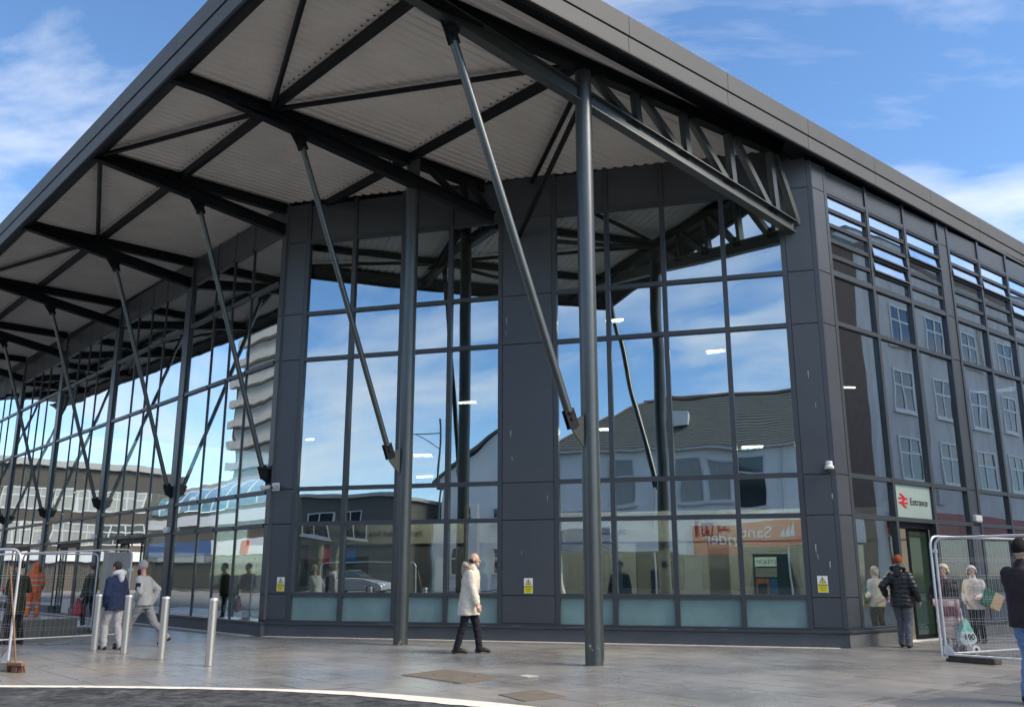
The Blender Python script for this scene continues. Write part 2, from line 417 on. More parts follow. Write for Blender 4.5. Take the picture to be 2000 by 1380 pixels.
# carriageway edge, as seen from above (x, y): the strip's far side; nearer side follows with widening
EDGE = [(-40, 12.9), (-14, 12.75), (-6.64, 12.44), (-5.29, 12.38), (-3.91, 12.22), (-2.55, 11.96), (-1.55, 11.61), (-0.59, 11.05), (0.0, 10.66), (0.9, 9.9), (2.0, 8.4), (2.8, 6.0), (3.2, 0.0), (3.4, -14.0)]
def edge_pts(step=0.12):
    out = []
    for i in range(len(EDGE) - 1):
        p, q = Vector(EDGE[i]), Vector(EDGE[i + 1]); n = max(1, int((q - p).length / (step if -12 < p.x < 3.0 and q.y > 5 else 2.0)))
        p0 = Vector(EDGE[max(i - 1, 0)]); q1 = Vector(EDGE[min(i + 2, len(EDGE) - 1)])
        for k in range(n):
            t = k / n; a = 0.5 * ((2 * p) + (q - p0) * t + (2 * p0 - 5 * p + 4 * q - q1) * t * t + (-p0 + 3 * p - 3 * q + q1) * t ** 3); out.append(a)
    out.append(Vector(EDGE[-1])); return out
ep = edge_pts()
def offset(pts, d, jit=0.0, rnd=random.Random(3)):
    res = []
    for i, p in enumerate(pts):
        t = (pts[min(i + 1, len(pts) - 1)] - pts[max(i - 1, 0)]).normalized()
        dd = d(p) if callable(d) else d
        res.append(p + Vector((t.y, -t.x)) * (dd + rnd.uniform(-jit, jit)))
    return res
strip_w = lambda p: 0.20 if p.x < -3 else min(0.38, 0.20 + 0.08 * (p.x + 3))
near = offset(ep, strip_w, 0.022); near2 = offset(ep, lambda p: strip_w(p) - 0.03)
# asphalt sheet (z 0.000), painted strip (0.006)
poly = [(p.x, p.y, 0.0) for p in near2] + [(-40, -14, 0.0)]
me_vs = poly; amb = MB(); amb.add(me_vs, [tuple(range(len(poly)))])
road = tag(amb.build('road', M['asphalt']), kind='structure')
lmb = MB(); n_ = len(ep)
lmb.add([(p.x, p.y, 0.0065) for p in ep] + [(q.x, q.y, 0.0065) for q in near], [(i, i + 1, n_ + i + 1, n_ + i) for i in range(n_ - 1)])
pl = lmb.build('edge_line', M['paint_line'], road)

# plaza bed and slabs
bed = MB(); bed.add([(p.x, p.y, -0.006) for p in ep] + [(60, -14, -0.006), (60, 80, -0.006), (-60, 80, -0.006), (-60, 12.9, -0.006)], [tuple(range(len(ep) + 4))])
pavement = tag(bed.build('pavement', M['joint']), kind='structure')
def below_edge(x, y):      # metres beyond the carriageway edge (positive = on the plaza)
    best = 9e9; sgn = 1
    for i in range(len(ep) - 1):
        p, q = ep[i], ep[i + 1]; d = q - p; t = max(0, min(1, (Vector((x, y)) - p).dot(d) / d.length_squared)); c = p + d * t
        dist = (Vector((x, y)) - c).length
        if dist < best: best = dist; v = Vector((x, y)) - c; sgn = 1 if d.x * v.y - d.y * v.x > 0 else -1
    return best * sgn
SL, SW = 0.90, 0.60
def slab_mesh(l, w, name):
    mb = MB(); h = 0.0; g = 0.0028; c = 0.003
    x, y = l / 2 - g, w / 2 - g
    mb.add([(-x, -y, -0.02), (x, -y, -0.02), (x, y, -0.02), (-x, y, -0.02), (-x + c, -y + c, h), (x - c, -y + c, h), (x - c, y - c, h), (-x + c, y - c, h)],
           [(4, 5, 6, 7), (0, 1, 5, 4), (1, 2, 6, 5), (2, 3, 7, 6), (3, 0, 4, 7)])
    return mb
def in_station(p, m=0.0):
    return ((p - FL).dot(NF) > 0.02 - m) and ((p - FR).dot(NR) > -m) and (p.dot(E1) > AW - m)
B_EDGE = on_z(1790, 1353, 0).dot(E2)
def dark_variant(m):
    d = m.copy(); d.name = 'dark granite slab'
    for n in d.node_tree.nodes:
        if n.type == 'MIX_RGB' and not n.inputs[1].is_linked: n.inputs[1].default_value = (0.15, 0.15, 0.152, 1); n.inputs[2].default_value = (0.17, 0.162, 0.15, 1)
    return d
M['paving_dark'] = dark_variant(M['paving'])
cands = []
for i in range(-40, 60):
    for j in range(-4, 90):
        a = i * SW + 0.3; b = j * SL + (0.45 if i % 2 else 0.0) + 0.2
        c = P(a, b)
        if in_station(c, 0.55): continue
        if c.y < 6 or c.y > 46 or abs(c.x) > 0.66 * c.y + 1.5: continue
        if c.y > 24 and c.x > -4: continue
        cands.append((c.length, a, b, c))
cands.sort(key=lambda q: q[0])
proto = {}; rest = MB(); rest.cur = 0; cnt = 0; clipped = MB()
for dist, a, b, c in cands:
    cs = [c + E2 * (sx * SL / 2) + E1 * (sy * SW / 2) for sx in (-1, 1) for sy in (-1, 1)]
    dmin = min(below_edge(q.x, q.y) for q in cs)
    dz = random.uniform(-0.0015, 0.0015)
    if dmin < 0.02:
        # slabs cut along the carriageway line
        cc = [c + E2 * (-SL / 2 + .004) + E1 * (-SW / 2 + .004), c + E2 * (SL / 2 - .004) + E1 * (-SW / 2 + .004), c + E2 * (SL / 2 - .004) + E1 * (SW / 2 - .004), c + E2 * (-SL / 2 + .004) + E1 * (SW / 2 - .004)]
        out = []; ds = [below_edge(q.x, q.y) - 0.005 for q in cc]
        for k in range(4):
            p, q, dp, dq = cc[k], cc[(k + 1) % 4], ds[k], ds[(k + 1) % 4]
            if dp >= 0: out.append(p)
            if dp * dq < 0: out.append(p + (q - p) * (dp / (dp - dq)))
        if len(out) >= 3: clipped.add([(q.x, q.y, dz) for q in out], [tuple(range(len(out)))])
        continue
    inview = abs(c.x) < 0.60 * c.y
    if cnt < 300 and inview:
        key = 'paving_dark' if b < B_EDGE - 0.2 else 'paving'
        if key not in proto:
            mb = slab_mesh(SL, SW, 'slab'); o = make('paving_slab', mb.v, mb.f, M[key], None, origin=(0, 0, 0))
            proto[key] = o; o.parent = pavement; o.location = c + UP * dz - wloc(pavement); WLOC[o.name] = c + UP * dz
        else: o = clone(proto[key], 'paving_slab', c + UP * dz, pavement)
        o.rotation_euler.z = math.atan2(E2.y, E2.x); cnt += 1
    else:
        x, y = SL / 2 - .003, SW / 2 - .003
        rest.cur = 1 if b < B_EDGE - 0.2 else 0
        rest.add([c + E2 * sx * x + E1 * sy * y + UP * dz for sx, sy in ((-1, -1), (1, -1), (1, 1), (-1, 1))], [(0, 1, 2, 3)])
tag(rest.build('far_paving_slabs', [M['paving'], M['paving_dark']], pavement), kind='stuff')
tag(clipped.build('cut_paving_slabs', M['paving'], pavement), kind='stuff')

mb = MB(); mb.bar(P(9.0, B_EDGE - .1, 0.0012), P(30.0, B_EDGE - .1, 0.0012), 0.045, 0.004); mb.build('edging_strip', M['joint'], pavement)
# pale drainage channel along the foot of the walls
M['channel'] = material('pale concrete channel', (0.64, 0.62, 0.56), 0.8, var=0.22, vscale=3, coords='World')
ch = MB()
ch.box(F(LF / 2 - 0.05, -0.006, -0.20), DF * (LF / 2 - 0.15), NF * 0.13, UP * 0.008)
ch.box(P(10.10, 38.4, -0.006), E2 * 17.6, E1 * 0.12, UP * 0.008)
ch.build('drain_channel', M['channel'], pavement)

# inspection covers set in the paving
M['cover'] = material('rusty iron cover', (0.15, 0.132, 0.108), 0.75, var=0.25, vscale=5, bump=0.3, bscale=30, coords='World')
M['cover_pale'] = material('pale cover infill', (0.46, 0.45, 0.40), 0.7, var=0.15, vscale=9, coords='World')
def cover(pts, mat, label, rim=True, keys=True):
    ps = [Vector((x, y, 0)) for x, y in pts]; c = sum(ps, Vector()) / 4
    root = thing('inspection_cover', c, label, 'cover', 'covers set in the paving')
    mb = MB()
    plate = [c + (p - c) * 0.95 for p in ps]
    mb.prism([p + UP * 0.003 for p in plate], UP * 0.006); mb.build('cover_plate', mat, root)
    if rim:
        fb = MB()
        for k in range(4): fb.bar(ps[k] + UP * 0.005, ps[(k + 1) % 4] + UP * 0.005, 0.03, 0.006)
        fb.build('cover_frame', M['cover'], root)
    if keys:
        for t in (0.3, 0.7):
            q = plate[0] + (plate[2] - plate[0]) * t; d = (plate[1] - plate[3]).normalized()
            kb = MB(); kb.bar(q - d * 0.07 + UP * 0.0095, q + d * 0.07 + UP * 0.0095, 0.02, 0.004); kb.build('lifting_key_slot', M['rubber'], root)
    return root
cover([(-1.57, 13.67), (-1.02, 14.45), (-0.06, 13.4), (-0.68, 12.66)], M['cover'], 'large brown inspection cover in the paving before the walking man')
cover([(0.07, 13.53), (0.22, 13.73), (0.39, 13.53), (0.23, 13.34)], M['cover_pale'], 'small pale square cover beside the large brown cover', rim=False, keys=False)
cover([(-0.15, 11.51), (0.30, 11.95), (0.63, 11.32), (0.14, 10.92)], M['cover'], 'worn brown cover close to the white road edge line', keys=False)
cover([(-9.75, 19.55), (-9.05, 20.6), (-8.75, 20.3), (-9.45, 19.3)], M['galv_dull'], 'narrow grey drain cover behind the bollards', keys=False)

# ------------------------------------------------------------------ station building
station = thing('station_building', P(14, 24), 'dark grey glass and steel station building with deep overhanging canopy on steel props', 'building')
def wbox(mb, pt, s0, s1, z0, z1, n0, n1):
    vs = [pt(s, z, n) for n in (n0, n1) for z in (z0, z1) for s in (s0, s1)]
    return mb.add(vs, [(0, 1, 3, 2), (4, 6, 7, 5), (0, 4, 5, 1), (2, 3, 7, 6), (0, 2, 6, 4), (1, 5, 7, 3)])
MW, TW = 0.105, 0.095
rp = random.Random(11)
def pane(pt, s0, s1, z0, z1, mat, parent, name='glass_pane', tilt=0.0016):
    tx, tz = rp.gauss(0, tilt), rp.gauss(0, tilt); sc, zc = (s0 + s1) / 2, (z0 + z1) / 2
    vs = [pt(s, z, n + (s - sc) * tx + (z - zc) * tz) for n in (0.02, 0.034) for z in (z0, z1) for s in (s0, s1)]
    mb = MB(); mb.add(vs, [(0, 1, 3, 2), (4, 6, 7, 5), (0, 4, 5, 1), (2, 3, 7, 6), (0, 2, 6, 4), (1, 5, 7, 3)])
    return mb.build(name, mat, parent)
def panel(pt, s0, s1, z0, z1, parent, n0=-0.045, n1=0.03, mat=None, gap=0.007, name='cladding_panel'):
    mb = MB(); wbox(mb, pt, s0 + gap, s1 - gap, z0 + gap, z1 - gap, n0, n1); return mb.build(name, mat or M['clad'], parent, bevel=0.004)
def mullion(pt, s, z0, z1, parent, w=MW, n0=-0.05, n1=0.12):
    mb = MB(); wbox(mb, pt, s - w / 2, s + w / 2, z0, z1, n0, n1); return mb.build('mullion', M['frame'], parent)
def transom(pt, s0, s1, z, parent, w=TW, n0=-0.045, n1=0.11):
    mb = MB(); wbox(mb, pt, s0, s1, z - w / 2, z + w / 2, n0, n1); return mb.build('transom', M['frame'], parent)
def bay(pt, s0, s1, levels, kinds, parent, glass, skip_t=()):
    """one bay between mullion faces: transoms at the inner levels, a pane or a panel in each row"""
    for k, z in enumerate(levels[1:-1], 1):
        if k not in skip_t: transom(pt, s0, s1, z, parent)
    for k in range(len(levels) - 1):
        z0 = levels[k] + (TW / 2 if k else 0); z1 = levels[k + 1] - TW / 2
        kd = kinds[k]
        if kd == 'g': pane(pt, s0, s1, z0, z1, glass, parent)
        elif kd == 'f': pane(pt, s0, s1, z0, z1, M['frost'], parent, 'frosted_pane', 0.0)
        elif kd == 'p': panel(pt, s0, s1, z0, z1, parent, n0=-0.012, n1=0.03, gap=0.003)
        elif kd == 'l': louvre(pt, s0, s1, z0, z1, parent, glass)

# --- entrance front
ZF = [0.36, 0.95, 2.58, 3.41, 6.63, 7.82, 9.76]
plinth = MB()
wbox(plinth, F, -0.04, LF - 0.02, -0.02, 0.255, -0.12, 0.25)
front_wall = plinth.build('front_wall', M['plinth'], station)
lb = MB(); wbox(lb, F, -0.07, LF + 0.02, 0.262, 0.315, -0.15, 0.25); lb.build('plinth_ledge', M['frame'], front_wall, bevel=0.006)
lb = MB(); wbox(lb, F, -0.03, LF, 0.318, 0.36, -0.06, 0.25); lb.build('base_rail', M['frame'], front_wall)
mul_a = [0.6, 1.91, 3.25, 4.51, 5.79]; mul_b = [7.11, 8.37, 9.67, 11.01, 12.30]
TOPF = 10.82
for ms in (mul_a, mul_b):
    for s_ in ms: mullion(F, s_, 0.36, TOPF, front_wall)
    for i in range(4):
        s0, s1 = ms[i] + MW / 2, ms[i + 1] - MW / 2
        bay(F, s0, s1, ZF + [TOPF], 'fgggggp', front_wall, M['glass'])
for s0, s1 in ((0.0, 0.6), (5.79, 7.11), (12.30, LF)):          # opaque liner added behind the cladding to stop hall light leaking out
    mb = MB(); wbox(mb, F, s0 + 0.03, s1 - 0.03, 0.36, TOPF, 0.05, 0.40); mb.build('pier_light_liner', M['steel'], front_wall)
for s0, s1 in ((0.6, 5.79), (7.11, 12.30)):
    mb = MB(); wbox(mb, F, s0, s1, 9.80, TOPF, 0.125, 0.40); mb.build('spandrel_light_liner', M['steel'], front_wall)  # added liner, keeps hall light out of the spandrel joints
pier_levels = [0.36, 0.95, 2.58, 3.41, 6.63, 7.82, 9.76, TOPF]
for s0, s1 in ((0.0, 0.6 - MW / 2), (5.79 + MW / 2, 7.11 - MW / 2), (12.30 + MW / 2, LF - 0.10)):
    for k in range(len(pier_levels) - 1): panel(F, s0, s1, pier_levels[k], pier_levels[k + 1], front_wall)

# bird streaks and drips on the piers and the ledge
M['dropping'] = material('white bird streak', (0.40, 0.40, 0.38), 0.8)
rs = random.Random(21)
for s_, z, ln in ((6.9, 3.10, .14), (5.95, 7.3, .22), (5.93, 6.95, .12), (6.05, 4.6, .18), (6.08, 4.0, .10), (12.72, 4.9, .14), (12.62, 5.6, .18), (12.5, 2.0, .20), (12.53, 1.8, .12), (12.75, 1.65, .15), (12.9, 3.0, .12), (6.3, 1.9, .07)):
    mb = MB(); w_ = rs.uniform(.008, .016)
    mb.add([F(s_ - w_, z, -.0468), F(s_ + w_, z + rs.uniform(-.02, .02), -.0468), F(s_ + w_ * .6, z - ln * .6, -.0468), F(s_ + w_ * .2, z - ln, -.0468), F(s_ - w_ * .5, z - ln * .7, -.0468)], [(0, 1, 2, 3, 4)]); mb.build('bird_streak', M['dropping'], front_wall)
for s_ in (5.0, 5.45, 7.6, 6.2, 9.9, 3.1, 10.6):
    mb = MB(); l_ = rs.uniform(.06, .22); mb.box(F(s_, .3155, -.135), DF * l_, NF * .012, UP * .0012); mb.build('ledge_scuff', M['dropping'], front_wall)
# --- street side
def louvre(pt, s0, s1, z0, z1, parent, glass):
    global louvre_i
    n = 5; h = (z1 - z0) / n
    tilted = {0: (), 1: (1, 2), 2: (3,), 3: (3,), 4: (3,), 5: (2,)}.get(louvre_i, ()); louvre_i += 1
    for k in range(n):
        a, b = z0 + k * h, z0 + (k + 1) * h
        ang = R(9) if k in tilted else 0.0                     # top-hung: the foot of the sash swings out
        def q(s, zz, nn, b=b, ang=ang): 
            d = b - zz; return pt(s, b - d * math.cos(ang), nn - d * math.sin(ang))
        mb = MB(); fr = 0.035
        for (x0, x1, y0, y1) in ((s0, s0 + fr, a + .006, b - .006), (s1 - fr, s1, a + .006, b - .006), (s0 + fr, s1 - fr, a + .006, a + .006 + fr), (s0 + fr, s1 - fr, b - .006 - fr, b - .006)):
            wbox(mb, q, x0, x1, y0, y1, -0.03, 0.03)
        sash = mb.build('vent_sash', M['frame'], parent)
        pane(q, s0 + fr, s1 - fr, a + .006 + fr, b - .006 - fr, glass, parent, 'vent_pane', 0.0006)
louvre_i = 0
ZR = [0.36, 2.58, 3.42, 6.72, 7.87, 9.82]
TOPR = 10.40
rb = MB()
wbox(rb, G, 0.0, 2.32, -0.02, 0.255, -0.10, 0.25); wbox(rb, G, 4.13, 26.0, -0.02, 0.255, -0.10, 0.25)
right_wall = rb.build('street_wall', M['plinth_bare'], station)
for s0, s1 in ((0.03, 2.32), (4.13, 26.0)):
    lb = MB(); wbox(lb, G, s0, s1, 0.262, 0.315, -0.13, 0.25); lb.build('plinth_ledge', M['frame'], right_wall, bevel=0.006)
    lb = MB(); wbox(lb, G, s0 + 0.02, s1, 0.318, 0.36, -0.05, 0.25); lb.build('base_rail', M['frame'], right_wall)
rm = [0.61, 2.37, 4.13, 5.90]
groups = [rm] + [[6.42 + 6.33 * g + 1.77 * i for i in range(4)] for g in range(3)]
for gi, ms in enumerate(groups):
    for i, s_ in enumerate(ms):
        door_m = gi == 0 and i in (1, 2)
        mullion(G, s_, 0.0 if door_m else 0.36, TOPR, right_wall)
    for i in range(3):
        s0, s1 = ms[i] + MW / 2, ms[i + 1] - MW / 2
        if gi == 0 and i == 1: bay(G, s0, s1, ZR + [TOPR], 'ogggLp'.replace('L', 'l'), right_wall, M['glass_street'])
        else: bay(G, s0, s1, ZR + [TOPR], 'gggglp', right_wall, M['glass_street'])
    if gi:      # pilaster before this group
        e = groups[gi - 1][-1]
        zl = [0.36, 2.58, 3.42, 6.72, 7.87, 9.82, TOPR]
        for k in range(6): panel(G, e + MW / 2, ms[0] - MW / 2, zl[k], zl[k + 1], right_wall, n0=-0.03)
mb = MB(); wbox(mb, G, 0.05, 0.58, 0.36, TOPR, 0.05, 0.40); mb.build('pier_light_liner', M['steel'], right_wall)  # added opaque liners here too, blocking hall light at the panel gaps
mb = MB(); wbox(mb, G, 0.7, 26, 9.86, TOPR, 0.125, 0.40); mb.build('spandrel_light_liner', M['steel'], right_wall)
for gi in range(1, 4): mb = MB(); wbox(mb, G, groups[gi - 1][-1] + .02, groups[gi][0] - .02, 0.0, 9.85, 0.125, 0.3); mb.build('pier_light_liner', M['steel'], right_wall)
zl = [0.36, 0.95, 2.58, 3.41, 6.63, 7.82, 9.76, TOPR]
for k in range(7):  panel(G, 0.10, 0.61 - MW / 2, zl[k], zl[k + 1], right_wall)
cb = MB()           # folded corner piece shared by both faces
cb.prism([F(LF - 0.10, 0.36, -0.043), F(LF - 0.0, 0.36, -0.05), G(0.10, 0.36, -0.043), G(0.10, 0.36, 0.03), F(LF - 0.10, 0.36, 0.03)], UP * (TOPR - 0.36))
cb.build('corner_cladding', M['clad'], right_wall)
# sliding doors of the street entrance
M['door_green'] = glass_material('green door glazing', (0.45, 0.62, 0.50), 0.22, wave=0.004)
def door_leaf(pt, s0, s1, z0, z1, n, parent, glass, sticker=False):
    mb = MB(); f = 0.055
    for x0, x1, y0, y1 in ((s0, s0 + f, z0, z1), (s1 - f, s1, z0, z1), (s0 + f, s1 - f, z0, z0 + 0.09), (s0 + f, s1 - f, z1 - f, z1)):
        wbox(mb, pt, x0, x1, y0, y1, n - 0.022, n + 0.022)
    d = mb.build('door_leaf', M['steel'], parent)
    mb = MB(); wbox(mb, pt, s0 + f, s1 - f, z0 + 0.09, z1 - f, n - 0.006, n + 0.006); mb.build('door_pane', glass, parent)
door_leaf(G, 3.10, 4.07, 0.02, 2.40, 0.16, right_wall, M['door_green'])
mb = MB(); wbox(mb, G, 2.42, 4.08, 2.40, 2.53, 0.05, 0.24); mb.build('door_header', M['steel'], right_wall)
mb = MB(); wbox(mb, G, 2.42, 4.08, -0.01, 0.012, -0.1, 0.3); mb.build('door_threshold', M['channel'], right_wall)

# --- long side
ZS = [0.36, 2.56, 3.37, 6.64, 8.76, 10.12]
TOPS = 10.98
BAYS = [(20.85, 26.60), (27.08, 33.10), (33.58, 39.70), (40.18, 46.20), (46.68, 52.70), (53.18, 59.0)]
lw_segs = []
sb = MB(); wbox(sb, S, 20.50, 28.85, -0.02, 0.255, -0.12, 0.25)
for k in range(1, 6):
    b0, b1 = BAYS[k]; w = (b1 - b0) * 0.29
    e = BAYS[k + 1][0] + (BAYS[k + 1][1] - BAYS[k + 1][0]) * 0.29 if k < 5 else 59
    lw_segs.append((b1 - w, e))
left_wall = sb.build('long_wall', M['plinth'], station)
for b0_, e_ in lw_segs: mb = MB(); wbox(mb, S, b0_, e_, -0.02, 0.255, -0.12, 0.25); mb.build('plinth', M['plinth'], left_wall)
lb = MB(); wbox(lb, S, 20.50, 28.80, 0.262, 0.315, -0.15, 0.25); lb.build('plinth_ledge', M['frame'], left_wall)
for k, (b0, b1) in enumerate(BAYS):
    w = b1 - b0; ms = [b0, b0 + w * 0.29, b0 + w * 0.5, b0 + w * 0.71, b1]
    doors = k >= 1
    for i, s_ in enumerate(ms):
        mullion(S, s_, 2.56 if (doors and i == 2) else (0.0 if doors and i in (1, 3) else 0.30), TOPS, left_wall, w=0.040, n0=-0.012, n1=0.04)
    for i in range(4):
        s0, s1 = ms[i] + 0.0375, ms[i + 1] - 0.0375
        if doors and i in (1, 2): bay(S, s0, s1, ZS + [TOPS], 'oggggp', left_wall, M['glass_left'])
        else: bay(S, s0, s1, ZS + [TOPS], 'gggggp', left_wall, M['glass_left'])
    if doors:
        mb = MB(); wbox(mb, S, ms[1] + .04, ms[3] - .04, 2.36, 2.51, 0.03, 0.22); mb.build('door_header', M['steel'], left_wall)
        door_leaf(S, ms[1] + .04, ms[1] + .62, 0.02, 2.36, 0.13, left_wall, M['door_green'])
        door_leaf(S, ms[3] - .80, ms[3] - .04, 0.02, 2.36, 0.13, left_wall, M['door_green'])
    if k < 5:           # wide pilaster that takes the strut
        e = BAYS[k + 1][0]
        for z0, z1 in ((0.0, 2.56), (2.56, 3.37), (3.37, 6.64), (6.64, 8.76), (8.76, TOPS)):
            panel(S, b1 + 0.0375, e - 0.0375, z0, z1, left_wall, n0=-0.06, n1=0.10, gap=0.004)
for k in range(7): panel(S, 20.56, 20.85 - 0.0375, pier_levels[k], pier_levels[k + 1], left_wall)
cb = MB(); cb.prism([S(20.56, 0.36, -0.043), F(-0.005, 0.36, -0.05), F(0.0, 0.36, 0.03), S(20.56, 0.36, 0.03)], UP * (TOPF - 0.36)); cb.build('corner_cladding', M['clad'], left_wall)

mb = MB(); wbox(mb, S, 20.6, 20.84, 0.3, TOPS, 0.05, 0.35); mb.build('pier_light_liner', M['steel'], left_wall)  # added opaque liner, so no hall light shows between the panels
mb = MB(); wbox(mb, S, 20.85, 59, 10.16, TOPS, 0.125, 0.35); mb.build('spandrel_light_liner', M['steel'], left_wall)
# --- canopy roof: slab, edge fascia, ribbed soffit
A0 = 5.25; BF = 9.40
def edge_b(a): return BF - 0.0105 * (a - 10.0)         # street-side roof edge runs a touch off square
AE, BE = 46.0, 60.0
def RZ(b): return 0.018 * (b - 20.6)
roof_mb = MB()
corn = [(A0 + 0.10, edge_b(A0) + 0.10), (AE, edge_b(AE) + 0.10), (AE, BE), (A0 + 0.10, BE)]
vs = [P(a, b, 11.06 + RZ(b)) for a, b in corn] + [P(a, b, 11.20 + RZ(b)) for a, b in corn]
roof_mb.add(vs, [(3, 2, 1, 0), (4, 5, 6, 7), (0, 1, 5, 4), (1, 2, 6, 5), (2, 3, 7, 6), (3, 0, 4, 7)])
canopy = roof_mb.build('canopy_roof', M['roof'], station)
def fascia_run(p0, p1, inward, n, zoff):
    d = (p1 - p0)
    for k in range(n):
        q0, q1 = p0 + d * (k / n), p0 + d * ((k + 1) / n); t = d.normalized(); g = 0.004
        q0 = q0 + t * g; q1 = q1 - t * g
        for (za, zb, off, th, nm) in ((0.345, 0.74, 0.0, 0.05, 'fascia_panel'), (0.0, 0.325, 0.022, 0.05, 'fascia_panel')):
            a, b = q0 + inward * off, q1 + inward * off; i = inward * th
            mb = MB(); vs = []
            for z in (za, zb):
                for w in (a, b, b + i, a + i): vs.append(w + UP * z)
            mb.add(vs, [(3, 2, 1, 0), (4, 5, 6, 7), (0, 1, 5, 4), (1, 2, 6, 5), (2, 3, 7, 6), (3, 0, 4, 7)])
            mb.build(nm, M['fascia'], canopy, bevel=0.004)
zb_ = lambda b: 10.42 + RZ(b) * 0.95 + 0.14
fl0 = P(A0, edge_b(A0), zb_(edge_b(A0))); fl1 = P(A0, BE, zb_(BE))
fascia_run(fl0, fl1, E1, 17, 0)
fr1 = P(AE, edge_b(AE), zb_(edge_b(A0)) + 0.10)
drf = (fr1 - fl0).normalized(); inr = Vector((-drf.y, drf.x, 0))
fascia_run(fl0, fr1, inr, 14, 0)
# dark recess behind the groove and the edge beam under the fascia
eb = MB()
for p0, p1, inw in ((fl0, fl1, E1), (fl0, fr1, inr)):
    a, b = p0 + inw * 0.075, p1 + inw * 0.075
    vs = [w + UP * z for z in (0.0, 0.70) for w in (a, b, b + inw * 0.06, a + inw * 0.06)]
    eb.add(vs, [(3, 2, 1, 0), (4, 5, 6, 7), (0, 1, 5, 4), (1, 2, 6, 5), (2, 3, 7, 6), (3, 0, 4, 7)])
    # sloping underside trim from the fascia foot up to the soffit
    c0, c1 = p0 + inw * 0.02 - UP * 0.004, p1 + inw * 0.02 - UP * 0.004
    vs = [c0, c1, c1 + inw * 0.42 + UP * 0.26, c0 + inw * 0.42 + UP * 0.26]
    eb.add([*vs, *[w + UP * 0.03 for w in vs]], [(3, 2, 1, 0), (4, 5, 6, 7), (0, 1, 5, 4), (1, 2, 6, 5), (2, 3, 7, 6), (3, 0, 4, 7)])
eb.build('edge_beam', M['steel'], canopy)
# ribbed soffit sheets, one for each structural bay
FRB = [10.45, 16.03, 20.75, 26.84, 33.34, 39.94, 46.44, 52.94]
def front_a(b): # entrance front line in (a, b)
    fa, fb = FL.dot(E1), FL.dot(E2); ga, gb = FR.dot(E1), FR.dot(E2)
    return fa + (ga - fa) * (fb - b) / (fb - gb) + 0.14
def soffit_sheet(b0, b1):
    mb = MB(); pitch = 0.205; prof = [(0.0, 0.0), (0.09, 0.0), (0.11, 0.030), (0.185, 0.030), (0.205, 0.0)]
    b = b0; pts = []
    while b < b1 - 1e-6:
        for db, dz in prof[:-1]:
            if b + db <= b1: pts.append((b + db, dz))
        b += pitch
    pts.append((b1, 0.0))
    rows = []
    for bb, dz in pts:
        a1 = AW + 0.1 if bb > 20.54 else front_a(bb)
        rows.append((P(A0 + 0.16, bb, soffit_z(bb) + dz), P(a1, bb, soffit_z(bb) + dz)))
    vs = [q for r in rows for q in r]
    mb.add(vs, [(2 * i, 2 * i + 1, 2 * i + 3, 2 * i + 2) for i in range(len(rows) - 1)])
    return mb.build('soffit_sheet', M['soffit'], canopy)
sb_edges = [10.10] + FRB[1:] + [59.5]
mb = MB(); vs = [P(A0 + .40, edge_b(A0) + .36, soffit_z(9.8) - .006), P(17.6, edge_b(17.6) + .36, soffit_z(9.8) - .006), P(17.2, 10.14, soffit_z(10.1) - .006), P(A0 + .40, 10.14, soffit_z(10.1) - .006)]
mb.add([*vs, *[w + UP * .03 for w in vs]], [(3, 2, 1, 0), (4, 5, 6, 7), (0, 1, 5, 4), (1, 2, 6, 5), (2, 3, 7, 6), (3, 0, 4, 7)]); mb.build('eaves_trim', M['steel'], canopy)
for i in range(len(sb_edges) - 1): soffit_sheet(sb_edges[i], sb_edges[i + 1])
# eaves soffit over the street wall
mb = MB(); q = [G(0.0, 0, 0.3), G(26, 0, 0.3)]
vs = [G(-0.3, 10.42, 0.25), G(26, 10.42, 0.25), G(26, 10.42, -1.6), G(-0.3, 10.42, -0.22)]
e0 = P(16.2, edge_b(16.2) + 0.12, 0); e1_ = P(43.0, edge_b(43.0) + 0.12, 0)
vs = [G(-0.6, 10.44, 0.25), G(26, 10.44, 0.25), Vector((e1_.x, e1_.y, 10.56)), Vector((e0.x, e0.y, 10.50))]
mb.add([*vs, *[w + UP * 0.05 for w in vs]], [(3, 2, 1, 0), (4, 5, 6, 7), (0, 1, 5, 4), (1, 2, 6, 5), (2, 3, 7, 6), (3, 0, 4, 7)])
mb.build('eaves_soffit', M['steel'], canopy)
# bird spikes on the street-side roof edge
sp = MB(); nsp = 520
M['spike'] = material('clear bird spikes', (0.55, 0.57, 0.6), 0.3)
for k in range(nsp):
    c = fl0 + (fr1 - fl0) * (0.02 + 0.75 * k / nsp) + UP * 0.735 + inr * 0.06
    for s_ in (-1, 1): sp.tube(c, c + UP * 0.10 + inr * (0.03 * s_) + drf * random.uniform(-.015, .015), 0.0016, 0.001, 3, False)
tag(sp.build('bird_spikes', M['spike'], canopy), kind='stuff')

